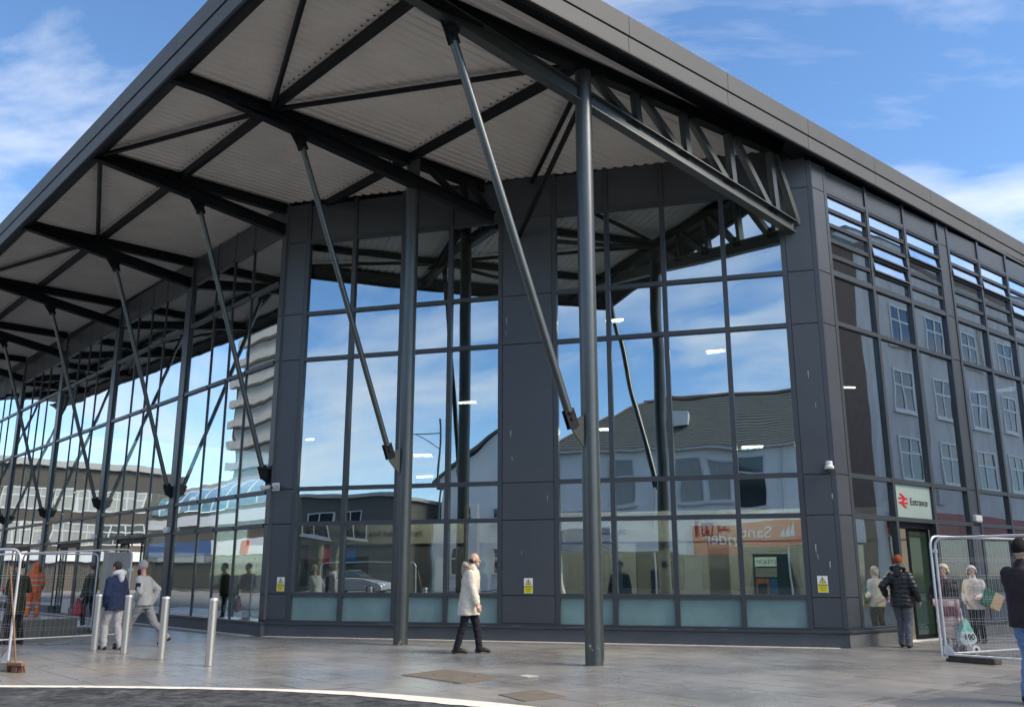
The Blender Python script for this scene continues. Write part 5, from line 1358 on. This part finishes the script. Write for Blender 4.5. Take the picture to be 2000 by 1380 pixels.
def person(loc, yaw, height, label, foot_l, foot_r, hand_l, hand_r, lean=(0, 0), head_turn=0.0, skin=None, top=None, top_hem=0.92, top_r=1.0, flare=0.0, trousers=None, shoes=None, quilt=None, top_split=None, trouser_split=None,
           top_mats=None, trouser_mats=None, hood=None, hood_up=False, hat=None, hair=None, hair_style='short', beard=None, fold=0.010, leg_r=1.0, arm_r=1.0, hip_drop=0.0, name_top='jacket', heel_l=0.0, heel_r=0.0, collar=None, mittens=None, head_pitch=0.0, lod=1.0):
    """local frame: x to the person's right, y forward, z up, metres for a 1.75 m figure (scaled to height)"""
    k = height / 1.75; loc = Vector((loc[0], loc[1], 0)); root = thing('person', loc, label, 'person')
    xf = Matrix.Rotation(yaw, 4, 'Z') @ Matrix.Scale(k, 4)
    vox = 0.011 * lod
    lx, ly = lean
    hip = Vector((0, 0, 0.93 - hip_drop)); chest = Vector((lx * .7, ly * .7, 1.28 - hip_drop)); neck = Vector((lx, ly, 1.46 - hip_drop)); head = neck + Vector((lx * .25, ly * .25 + 0.035, 0.155))
    shl, shr = neck + Vector((-.165, -.005, -.085)), neck + Vector((.165, -.005, -.085))
    hl, hr = hip + Vector((-.09, 0, -.02)), hip + Vector((.09, 0, -.02))
    al, ar = V(foot_l) + Vector((0, -.05, 0.085 + heel_l)), V(foot_r) + Vector((0, -.05, 0.085 + heel_r))
    kl, kr = ik(hl, al, .43, .42, (0, 1, 0)), ik(hr, ar, .43, .42, (0, 1, 0))
    el, er = ik(shl, hand_l, .285, .25, (-.5, -1, -.15)), ik(shr, hand_r, .285, .25, (.5, -1, -.15))
    hand_l, hand_r = V(hand_l), V(hand_r)
    # head frame
    ch, sh_ = math.cos(head_turn), math.sin(head_turn)
    def H(x, y, z):
        y2 = y * math.cos(head_pitch) - z * math.sin(head_pitch); z2 = y * math.sin(head_pitch) + z * math.cos(head_pitch)
        return head + Vector((x * ch - y2 * sh_, x * sh_ + y2 * ch, z2))
    # body: one continuous figure
    b = MB()
    ring_loft(b, [(hip + Vector((0, 0, -.10)), .11, .09), (hip, .155, .105), (hip * .5 + chest * .5, .14, .10), (chest, .165, .11), (chest * .4 + neck * .6 + Vector((0, 0, .0)), .15, .09), (neck + Vector((0, 0, .0)), .06, .06)])
    capsule(b, neck + Vector((0, 0, -.04)), neck + Vector((0, .02, .09)), .056, .052)
    for s0, e0, h0 in ((shl, el, hand_l), (shr, er, hand_r)): chain(b, [s0, e0, h0], [.052, .040, .029])
    for a0, k0, f0 in ((hl, kl, al), (hr, kr, ar)): chain(b, [a0, k0, f0], [.080, .052, .040])
    b.ball(H(0, -.008, .030), .094, 20, (.82, 1.0, 1.08))
    capsule(b, H(0, .035, -.055), H(0, .055, -.075), .050, .036)
    capsule(b, H(0, .088, .012), H(0, .105, -.022), .010, .015)                                  # nose
    capsule(b, H(-.035, .073, .035), H(.035, .073, .035), .013, .013)                            # brow
    capsule(b, H(-.018, .083, -.052), H(.018, .083, -.052), .009, .009)                          # lips
    for s_ in (-1, 1):
        capsule(b, H(s_ * .078, -.008, -.015), H(s_ * .082, -.014, .025), .011, .015)            # ears
        capsule(b, H(s_ * .042, .060, -.010), H(s_ * .042, .052, -.022), .020, .020)             # cheeks
    for hnd, elb, s_ in ((hand_l, el, -1), (hand_r, er, 1)):                                    # hands with separate fingers
        d = (hnd - elb).normalized(); fw = Vector((0, 1, 0)) - d * d.y
        fw = fw.normalized() if fw.length > .1 else Vector((1, 0, 0)); inn = Vector((-s_, 0, 0)); inn = (inn - d * inn.dot(d)); inn = inn.normalized() if inn.length > .1 else fw.cross(d)
        capsule(b, hnd, hnd + d * .075, .026, .030)
        for j, (o_, l_) in enumerate(((.030, .070), (.011, .080), (-.008, .075), (-.026, .058))):
            p0 = hnd + d * .085 + fw * o_; p1 = p0 + d * l_ * .55 + inn * .010; p2 = p1 + d * l_ * .40 + inn * .026; chain(b, [p0, p1, p2], [.0105, .0095, .0085])
        chain(b, [hnd + d * .03 + fw * .026, hnd + d * .065 + fw * .045 + inn * .012, hnd + d * .095 + fw * .045 + inn * .028], [.012, .011, .009])
    fuse('body', b, skin or SKIN, root, xf, vox * .85, 3)
    # eyes
    e = MB()
    for s_ in (-1, 1): e.ball(H(s_ * .033, .074, .012), .0095, 8)
    make('eyes', [xf @ v + loc for v in e.v], e.f, M['black'], root)
    # trousers
    if trousers:
        t = MB(); ring_loft(t, [(hip + Vector((0, 0, -.13)), .15 * leg_r, .12 * leg_r), (hip + Vector((0, 0, -.02)), .172, .128), (hip + Vector((0, 0, .08)), .162, .118)])
        for a0, k0, f0 in ((hl, kl, al), (hr, kr, ar)): chain(t, [a0, a0 * .5 + k0 * .5, k0, k0 * .45 + f0 * .55, f0 + Vector((0, 0, -.02))], [.098 * leg_r, .090 * leg_r, .072 * leg_r, .066 * leg_r, .060 * leg_r])
        fuse('trousers', t, trouser_mats or trousers, root, xf, vox, 4, 0.011, 10, None, trouser_split, 1.4)
    # shoes
    for nm, an, hl_ in (('shoe', al, heel_l), ('shoe', ar, heel_r)):
        s = MB(); tip = an + Vector((0, .175, -.05 - hl_ * 1.0)); hel = an + Vector((0, -.045, -.045))
        capsule(s, hel, an * .5 + tip * .5 + Vector((0, 0, .0)), .040, .042); capsule(s, an * .5 + tip * .5, tip, .042, .033); capsule(s, an + Vector((0, 0, -.035)), an, .044, .045)
        fuse(nm, s, shoes, root, xf, vox * .8, 2)
    # upper garment
    if top:
        g = MB(); R_ = top_r; hm = top_hem - hip_drop * .6
        mid = hip * .45 + chest * .55
        rg = []
        if hm < 0.88: rg += [(Vector((hip.x * 1, hip.y, hm)), (.185 + flare) * R_, (.145 + flare) * R_), (Vector((hip.x, hip.y, (hm + .95) / 2)), (.183 + flare * .7) * R_, (.143 + flare * .7) * R_)]
        else: rg += [(Vector((0, 0, hm)), .178 * R_, .135 * R_)]
        rg += [(hip + Vector((0, 0, .06)), .180 * R_, .138 * R_), (mid, .178 * R_, .135 * R_), (chest, .195 * R_, .14 * R_), (chest * .45 + neck * .55, .180 * R_, .125 * R_), (chest * .15 + neck * .85, .125 * R_, .105 * R_), (neck + Vector((0, 0, .0)), .075 * R_, .076 * R_)]
        ring_loft(g, rg, 24)
        for s0, e0, h0 in ((shl, el, hand_l), (shr, er, hand_r)):
            hh = h0 + (e0 - h0).normalized() * .015
            chain(g, [s0, s0 * .5 + e0 * .5, e0, hh], [.070 * R_ * arm_r, .070 * R_ * arm_r, .063 * R_ * arm_r, .050 * R_ * arm_r])
        if collar: capsule(g, neck + Vector((0, -.01, .0)), neck + Vector((0, .012, .035)), .078, .078)
        fuse(name_top, g, top_mats or top, root, xf, vox, 4, fold, 7.5, quilt, top_split, 1.3)
    if hood and not hood_up:
        h = MB(); c = neck + Vector((0, -.075, .045))
        n = 9
        pts = [c + Vector((.125 * math.cos(a), -.055 * math.sin(a) * 1.3 + .02, .035 * math.sin(a))) for a in [math.pi * i / (n - 1) for i in range(n)]]
        chain(h, pts, [.030, .042, .050, .056, .060, .056, .050, .042, .030]); chain(h, [pts[0], neck + Vector((.06, .085, -.06))], [.032, .02]); chain(h, [pts[-1], neck + Vector((-.06, .085, -.06))], [.032, .02])
        capsule(h, c + Vector((0, -.05, -.03)), c + Vector((0, -.07, -.12)), .075, .05)
        fuse('hood', h, hood, root, xf, vox, 3, 0.008, 16)
    if hood and hood_up:
        h = MB(); h.ball(H(0, -.03, .045), .125, 20, (.92, 1.0, 1.08)); capsule(h, H(0, -.05, -.04), neck + Vector((0, -.02, -.03)), .10, .11); fuse('hood', h, hood, root, xf, vox, 4, 0.005, 12)
    if hat:
        h = MB(); h.ball(H(0, -.018, .060), .104, 20, (.87, 1.0, 1.0)); capsule(h, H(0, -.018, .045), H(0, -.02, .10), .098, .072)
        # keep the hat above the brow
        o = fuse('beanie', h, hat, root, xf, vox * .8, 3, 0.003, 20); cut_below(o, xf @ H(0, 0, .022), xf.to_3x3() @ (H(0, -.25, 1.0) - H(0, 0, 0)))
    if hair:
        h = MB()
        if hair_style == 'short': h.ball(H(0, -.022, .048), .103, 20, (.86, .98, 1.0))
        elif hair_style == 'full': h.ball(H(0, -.022, .050), .118, 20, (.92, 1.0, .98)); capsule(h, H(-.075, -.03, .0), H(-.07, -.035, -.05), .045, .035); capsule(h, H(.075, -.03, .0), H(.07, -.035, -.05), .045, .035); capsule(h, H(0, -.085, .0), H(0, -.08, -.06), .05, .045)
        elif hair_style == 'back':
            h.ball(H(0, -.024, -.002), .098, 20, (.86, .92, .58))
        o = fuse('hair', h, hair, root, xf, vox * .8, 2, 0.006, 22)
        if hair_style in ('short', 'full'): cut_front(o, xf, H)
    if beard:
        h = MB(); capsule(h, H(-.05, .030, -.055), H(.05, .030, -.055), .034, .034); capsule(h, H(0, .055, -.075), H(0, .06, -.115), .046, .030); fuse('beard', h, beard, root, xf, vox * .8, 2, 0.005, 25)
    return root, dict(hand_l=xf @ hand_l + loc, hand_r=xf @ hand_r + loc, neck=xf @ neck + loc, hip=xf @ hip + loc, chest=xf @ chest + loc, xf=xf, loc=loc, head=xf @ head + loc, arm=xf @ (shl * .45 + el * .55) + loc, side=(xf.to_3x3() @ Vector((-1, 0, 0))).normalized())
def cut_below(o, co, no):
    bm = bmesh.new(); bm.from_mesh(o.data); no = V(no).normalized()
    bmesh.ops.bisect_plane(bm, geom=bm.verts[:] + bm.edges[:] + bm.faces[:], plane_co=co, plane_no=no, clear_inner=True)
    bm.to_mesh(o.data); bm.free()
def cut_front(o, xf, H):
    co = xf @ H(0, .052, .055); no = (xf.to_3x3() @ (H(0, -1.0, .75) - H(0, 0, 0)))
    cut_below(o, co, no)
def heading(az_deg): return -R(az_deg)          # yaw so that local +y looks along compass azimuth (0 = away from camera, 90 = right)

TR_DARK = cloth('black trousers', (0.014, 0.015, 0.022)); SH_BLACK = material('black shoes', (0.018, 0.017, 0.017), 0.45); SH_BROWN = material('dark brown shoes', (0.035, 0.022, 0.018), 0.4)
GREY_JOG = cloth('pale grey jersey', (0.46, 0.46, 0.47)); MID_JOG = cloth('mid grey jersey', (0.30, 0.305, 0.32))
HAIR_DARK = material('dark brown hair', (0.035, 0.022, 0.016), 0.6, var=0.4, vscale=60, bump=0.6, bscale=120); HAIR_WHITE = material('white hair', (0.66, 0.64, 0.58), 0.6, var=0.15, vscale=40, bump=0.6, bscale=90); HAIR_BLOND = material('pale blond hair', (0.66, 0.58, 0.42), 0.6, var=0.2, vscale=40, bump=0.6, bscale=90)
# man in the cream parka, walking to the right
PARKA = cloth('cream parka', (0.66, 0.61, 0.52), 0.75); FUR = material('fur trim', (0.42, 0.38, 0.30), 0.9, var=0.3, vscale=60, bump=1.0, bscale=80)
p_man, j = person((-0.80, 17.40), heading(92), 1.79, 'bald man in a cream hooded parka and black trousers walking right past the front', (-.09, .24, 0), (.09, -.16, 0), (-.24, .14, .86), (.24, .16, .86), lean=(0, .05), skin=SKIN,
       top=PARKA, top_hem=.66, top_r=1.20, flare=.02, trousers=TR_DARK, shoes=SH_BROWN, hood=FUR, hair=HAIR_DARK, hair_style='back', name_top='parka', fold=.013, collar=True)
# boy in navy
NAVY = cloth('navy hoodie', (0.022, 0.033, 0.082)); WHITE_H = cloth('white hood lining', (0.62, 0.62, 0.66))
person((-7.69, 18.2), heading(-62), 1.64, 'boy in navy hoodie with pale hood and grey joggers by the bollards', (-.09, .16, 0), (.10, -.10, 0), (-.22, .10, .88), (.22, .10, .88), lean=(0, .02), head_turn=R(15),
       top=NAVY, top_hem=.78, top_r=1.14, trousers=GREY_JOG, shoes=SH_BLACK, hood=WHITE_H, hair=HAIR_DARK, hair_style='short', name_top='hoodie', leg_r=1.08)
# bearded man mid-stride
SWEAT = cloth('light grey sweatshirt', (0.43, 0.44, 0.45))
p_b, jb = person((-7.45, 19.05), heading(-82), 1.72, 'bearded man in a grey beanie and grey sweatshirt striding left behind the bollards', (-.09, .40, 0), (.09, -.46, .02), (-.22, .16, .92), (.22, -.06, .88), lean=(0, .07), skin=SKIN2,
       top=SWEAT, top_hem=.84, top_r=1.15, trousers=MID_JOG, shoes=SH_BLACK, hat=cloth('grey knit beanie', (0.36, 0.37, 0.38), bump=.6, bs=140), beard=HAIR_DARK, hip_drop=.06, heel_r=.09, name_top='sweatshirt', leg_r=1.04)
# worker in orange
HIV = cloth('orange high visibility fabric', (1.0, 0.17, 0.015), 0.7); SILV = material('silver reflective tape', (0.60, 0.52, 0.47), 0.4)
def hv_top(c): return 1 if any(abs(c.z - z) < .028 for z in (1.03 * 1, 1.20)) else 0
def hv_leg(c): return 1 if any(abs(c.z - z) < .026 for z in (.33, .47)) else 0
person((-16.12, 31.6), heading(-18), 1.78, 'worker in orange high visibility suit with hood up, seen from behind past the granite bench', (-.13, .0, 0), (.15, .06, 0), (-.20, .22, .95), (.20, .22, .95),
       top=HIV, top_mats=[HIV, SILV], top_split=hv_top, top_hem=.84, top_r=1.12, trousers=HIV, trouser_mats=[HIV, SILV], trouser_split=hv_leg, shoes=SH_BLACK, hood=HIV, hood_up=True, name_top='jacket', leg_r=1.15, lod=1.3)
# person with dark olive coat and orange gloves behind the near fence
OLIVE = cloth('dark olive coat', (0.035, 0.036, 0.022)); CORAL = cloth('coral gloves', (0.75, 0.20, 0.13))
ol = on_z(22, 1258, 0)
p_o, jo = person((ol.x, ol.y), heading(-60), 1.66, 'person in a dark olive coat with coral gloves behind the near fence panel', (-.09, .12, 0), (.09, -.12, 0), (-.12, .28, 1.12), (.20, .30, 1.16), top=OLIVE, top_hem=.62, top_r=1.05, trousers=TR_DARK, shoes=SH_BLACK,
       skin=CORAL if False else SKIN, hat=cloth('black woollen hat', (0.012, 0.012, 0.013)), name_top='coat')
g = MB()
for hnd in ('hand_l', 'hand_r'):
    c = jo[hnd]; g.ball(c + UP * .03, .062, 12, (1, 1, 1.2))
for hnd in ('hand_l', 'hand_r'):
    g = MB(); c = jo[hnd]; capsule(g, c + UP * -.03, c + UP * .07, .050, .055); capsule(g, c + UP * .05, c + UP * .11 + Vector((.03, 0, 0)), .04, .03)
    gl_ = fuse('work_glove', g, CORAL, None, Matrix.Identity(4), .012, 2); gl_.location = (0, 0, 0); tag(gl_, 'coral work glove of the person behind the near fence, %s' % ('lower one' if hnd == 'hand_l' else 'upper one on the white pole'), 'glove', 'coral work gloves')
wp = jo['hand_r']; pole = thing('white_pole', Vector((wp.x, wp.y, 0)), 'thin white pole held upright behind the near fence panel', 'pole')
mb = MB(); mb.tube(Vector((wp.x - .02, wp.y, wp.z - .12)), Vector((wp.x + .05, wp.y, wp.z + .52)), .012, n=8); mb.build('shaft', M['white'], pole); mb = MB(); mb.tube(Vector((wp.x + .05, wp.y, wp.z + .50)), Vector((wp.x + .052, wp.y, wp.z + .56)), .016, n=8); mb.build('tip', M['white'], pole)
# person with a red carrier bag behind the fence
rbp = on_z(170, 1224, 0)
p_r, jr = person((rbp.x, rbp.y), heading(-75), 1.70, 'person in an olive jacket and black trousers with a red bag behind the fence', (-.09, .14, 0), (.09, -.12, 0), (-.22, .12, .82), (.22, .05, .82), top=cloth('olive jacket', (0.06, 0.065, 0.04)), top_hem=.84, trousers=TR_DARK, shoes=material('white trainers', (.62, .62, .60), .5), hair=HAIR_DARK, lod=1.3)
# woman entering the street door
PUFF = cloth('black quilted coat', (0.016, 0.016, 0.019), 0.38, spec=.5); GREY_TR = cloth('grey trousers', (0.13, 0.14, 0.165)); RUST = cloth('rust knit beanie', (0.34, 0.085, 0.03), bump=.7, bs=140)
person((7.80, 18.80), heading(38), 1.76, 'woman in a rust beanie and black quilted coat walking in at the street door', (-.08, .12, 0), (.09, -.06, 0), (-.30, .02, .98), (.30, .10, .90), top=PUFF, top_hem=.76, top_r=1.14, flare=.01, trousers=GREY_TR, shoes=SH_BLACK, quilt=(.085, .012),
       hood=PUFF, hat=RUST, name_top='quilted_coat', arm_r=1.08, leg_r=1.1)
# two older women
PINK = cloth('pale pink quilted coat', (0.62, 0.44, 0.40), .55, spec=.4); BLK = cloth('black coat yoke', (0.018, 0.017, 0.017), .6)
def pk(c): return 0 if c.z < 1.06 and abs(c.x) < .245 else 1
p_p, jp = person((8.21, 17.75), heading(208), 1.58, 'older woman with pale blond hair in a long black and pink quilted coat', (-.09, .05, 0), (.09, -.04, 0), (-.25, .12, .74), (.24, .16, .98), head_turn=R(-8), skin=SKIN2, top=PINK, top_mats=[PINK, BLK], top_split=pk, top_hem=.27, top_r=1.16, flare=.015, trousers=cloth('pale grey leggings', (.40, .40, .43)), shoes=material('grey trainers', (.22, .22, .24), .5),
       quilt=(.17, .016), hair=HAIR_BLOND, hair_style='full', name_top='long_coat', arm_r=1.05)
CREAM = cloth('cream short coat', (0.62, 0.56, 0.49), .75)
p_w, jw = person((9.84, 19.93), heading(225), 1.57, 'older woman with white hair in a cream short coat and black trousers', (-.09, .03, 0), (.09, -.03, 0), (-.12, .22, 1.02), (.20, .10, .95), head_turn=R(28), top=CREAM, top_hem=.76, top_r=1.12, trousers=TR_DARK, shoes=SH_BLACK, hair=HAIR_WHITE, hair_style='full', name_top='short_coat', collar=True, leg_r=1.05)
# man at the right edge
PLUM = cloth('dark plum jacket', (0.024, 0.017, 0.024), .6); JEAN = cloth('blue jeans', (0.15, 0.27, 0.50), .85, var=.22, vs=9)
eg = on_z(2030, 1374, 0)
person((eg.x, eg.y), heading(62), 1.78, 'man in a black beanie, dark plum jacket and blue jeans cut by the right edge', (-.11, .03, 0), (.11, -.02, 0), (-.06, .26, 1.02), (.10, .28, 1.06), head_turn=R(-10), top=PLUM, top_hem=.80, top_r=1.16, trousers=JEAN, shoes=SH_BLACK, hat=cloth('black knit beanie', (.010, .010, .011), bump=.6, bs=140), name_top='jacket', arm_r=1.1, leg_r=1.1, fold=.009, collar=True)
# figures inside the hall
DK = cloth('dark jacket', (.02, .022, .03)); BLU = cloth('blue grey jacket', (.06, .09, .16))
for (s_, n_, az_, lb_, tp_) in ((5.25, 1.6, 120, 'person in a blue jacket inside the hall behind the cream parka', BLU), (8.10, 2.2, 200, 'person in dark clothes inside the hall beside the outer column', DK), (4.75, 1.9, 250, 'person in black inside the hall behind the walking man', DK)):
    c = F(s_, 0, n_); person((c.x, c.y), heading(az_), 1.72, lb_, (-.09, .05, 0), (.09, -.05, 0), (-.24, .08, .86), (.24, .12, .9), top=tp_, top_hem=.82, trousers=TR_DARK, shoes=SH_BLACK, hair=HAIR_DARK, lod=1.4)
for (b_, n_, az_, lb_, tp_) in ((25.6, 1.2, 230, 'person in black standing inside behind the long side panes', DK), (24.7, 1.5, 200, 'second person in dark clothes standing inside behind the long side panes', BLU)):
    c = S(b_, 0, n_); person((c.x, c.y), heading(az_), 1.72, lb_, (-.09, .05, 0), (.09, -.05, 0), (-.14, .26, 1.05), (.14, .26, 1.05), top=tp_, top_hem=.82, trousers=TR_DARK, shoes=SH_BLACK, hair=HAIR_DARK, lod=1.4)

# ------------------------------------------------------------------ bags and what people carry
def bag(name, c, label, cat, prof, wdir, ddir, depth, mat, split=None, mats=None, fold=.008, strap=None, strap_mat=None, group=None, text=None):
    """soft bag: outline prof (x along wdir, z) given depth along ddir"""
    c = V(c); w = V(wdir).normalized(); d = V(ddir).normalized(); mb = MB()
    mb.prism([c + w * x + UP * z - d * depth / 2 for x, z in prof], d * depth)
    root = thing(name, c, label, cat)
    o = fuse('bag_body', MB().add([v - c for v in mb.v], mb.f), mats or mat, root, Matrix.Identity(4), .010, 5, fold, 11, None, split)
    if strap:
        mb = MB(); mb.path(strap[0], strap[1], 6); mb.build('strap', strap_mat or mat, root, True)
    return root
xa = Vector((1, 0, 0)); ya = Vector((0, 1, 0))
TEAL = material('teal plastic carrier', (0.25, 0.62, 0.47), 0.35, var=.15, vscale=8, bump=.5, bscale=14)
hl_ = jp['hand_l']
bagc = Vector((hl_.x + .02, hl_.y - .05, hl_.z - .10))
WH_PL = material('white plastic print', (.62, .68, .66), .4)
tb = bag('carrier_bag', bagc, 'teal and white plastic carrier bag hanging from the hand of the woman in pink', 'bag', [(-.015, .04), (.015, .04), (.07, -.08), (.16, -.26), (.17, -.36), (.09, -.42), (-.10, -.42), (-.15, -.34), (-.10, -.16), (-.05, -.05)], xa, ya, .16, TEAL, mats=[TEAL, WH_PL], split=lambda c: 1 if c.z < -.20 else 0)
text_mesh('lettering', '100', bagc + Vector((-.085, -.105, -.33)), xa, UP, .14, M['sign_ink'], tb, bold=.004)
BURG = material('burgundy leather', (0.10, 0.018, 0.026), .45, var=.15, vscale=20, bump=.3, bscale=50)
cp = jp['loc']; hc = Vector((cp.x - .10, cp.y - .29, .74)); nk = jp['neck']
bag('shoulder_bag', hc, 'burgundy leather shoulder bag across the front of the pink coat', 'bag', [(-.125, .09), (.125, .09), (.135, -.02), (.115, -.09), (-.115, -.09), (-.135, -.02)], xa, ya, .09, BURG, strap=([hc + Vector((-.12, 0, .08)), hc + Vector((-.12, .0, .30)), Vector((nk.x - .10, nk.y - .16, nk.z - .02)), Vector((nk.x - .08, nk.y + .02, nk.z + .03))], .012))
cw = jw['loc']; bc = Vector((cw.x + .24, cw.y - .20, .88))
GREEN = material('dark green shopper', (0.012, 0.12, 0.065), .6); TAN = material('tan jute shopper', (0.55, 0.37, 0.20), .8, var=.1, vscale=30)
tilt = Vector((math.cos(R(-28)), 0, math.sin(R(-28))))
sb_ = thing('shopping_bag', bc, 'green and tan jute shopping bag on the arm of the white haired woman', 'bag'); tz = Vector((-tilt.z, 0, tilt.x))
for nm, x0, x1, mt in (('green_panel', -.20, -.02, GREEN), ('tan_panel', -.015, .20, TAN)):
    mb = MB(); mb.prism([bc + tilt * x0 - tz * .17 - ya * .07, bc + tilt * x1 - tz * .17 - ya * .07, bc + tilt * x1 + tz * .17 - ya * .07, bc + tilt * x0 + tz * .17 - ya * .07], ya * .14); mb.build(nm, mt, sb_, bevel=.012)
nk = jw['neck']; mb = MB()
st = [bc + tz * .17 - tilt * .12 - ya * .05, Vector((cw.x + .16, cw.y - .20, 1.10)), Vector((nk.x + .17, nk.y - .06, nk.z - .02)), Vector((nk.x + .16, nk.y + .08, nk.z - .10))]
for p, q in zip(st, st[1:]): mb.bar(p, q, .045, .012, (0, -1, .3))
mb.build('strap', GREEN, sb_)
REDP = material('red plastic carrier', (0.42, 0.03, 0.04), .4, var=.2, vscale=12, bump=.5, bscale=14)
hb_ = jr['hand_l']; c = Vector((hb_.x - .05, hb_.y - .03, hb_.z - .08))
bag('carrier_bag', c, 'red plastic carrier bag held low behind the fence', 'bag', [(-.02, .05), (.02, .05), (.10, -.10), (.14, -.34), (.05, -.42), (-.10, -.40), (-.14, -.26), (-.07, -.08)], xa, ya, .14, REDP)
# small trolley wheels beside the carrier bag
tw_c = on_z(1911, 1276, 0); tr = thing('shopping_trolley', tw_c, 'folding shopping trolley frame with white wheel beside the woman in pink', 'trolley')
for dx in (-.03, -.22):
    mb = MB(); c = Vector((tw_c.x + dx, tw_c.y + (.0 if dx > -.1 else .1), .075)); mb.lathe(c, [(.045, -.012), (.072, -.012), (.075, 0), (.072, .012), (.045, .012)], 20, ya); w = mb.build('wheel', M['white'] if dx > -.1 else M['rubber'], tr, True)
    mb = MB(); mb.lathe(c, [(.03, -.016), (.03, .016)], 14, ya); mb.build('hub', M['black'], w)
mb = MB(); mb.path([Vector((tw_c.x - .03, tw_c.y + .03, .075)), Vector((tw_c.x - .10, tw_c.y + .06, .12)), Vector((tw_c.x - .16, tw_c.y + .10, .50)), Vector((tw_c.x - .19, tw_c.y + .10, .80))], .011, 6); mb.build('frame_tube', M['galv'], tr, True)
mb = MB(); mb.tube(Vector((tw_c.x - .22, tw_c.y + .10, .075)), Vector((tw_c.x - .03, tw_c.y, .075)), .008, n=6); mb.build('axle', M['galv'], tr)
# armband pocket of the striding man
c = jb['arm'] + jb['side'] * .066; sd_ = jb['side']; mb = MB()
mb.box(c, sd_ * .016, UP * .075, sd_.cross(UP) * .052); mb.build('sleeve_pocket', material('black sleeve pocket', (.015, .015, .018), .7), p_b, bevel=.01)
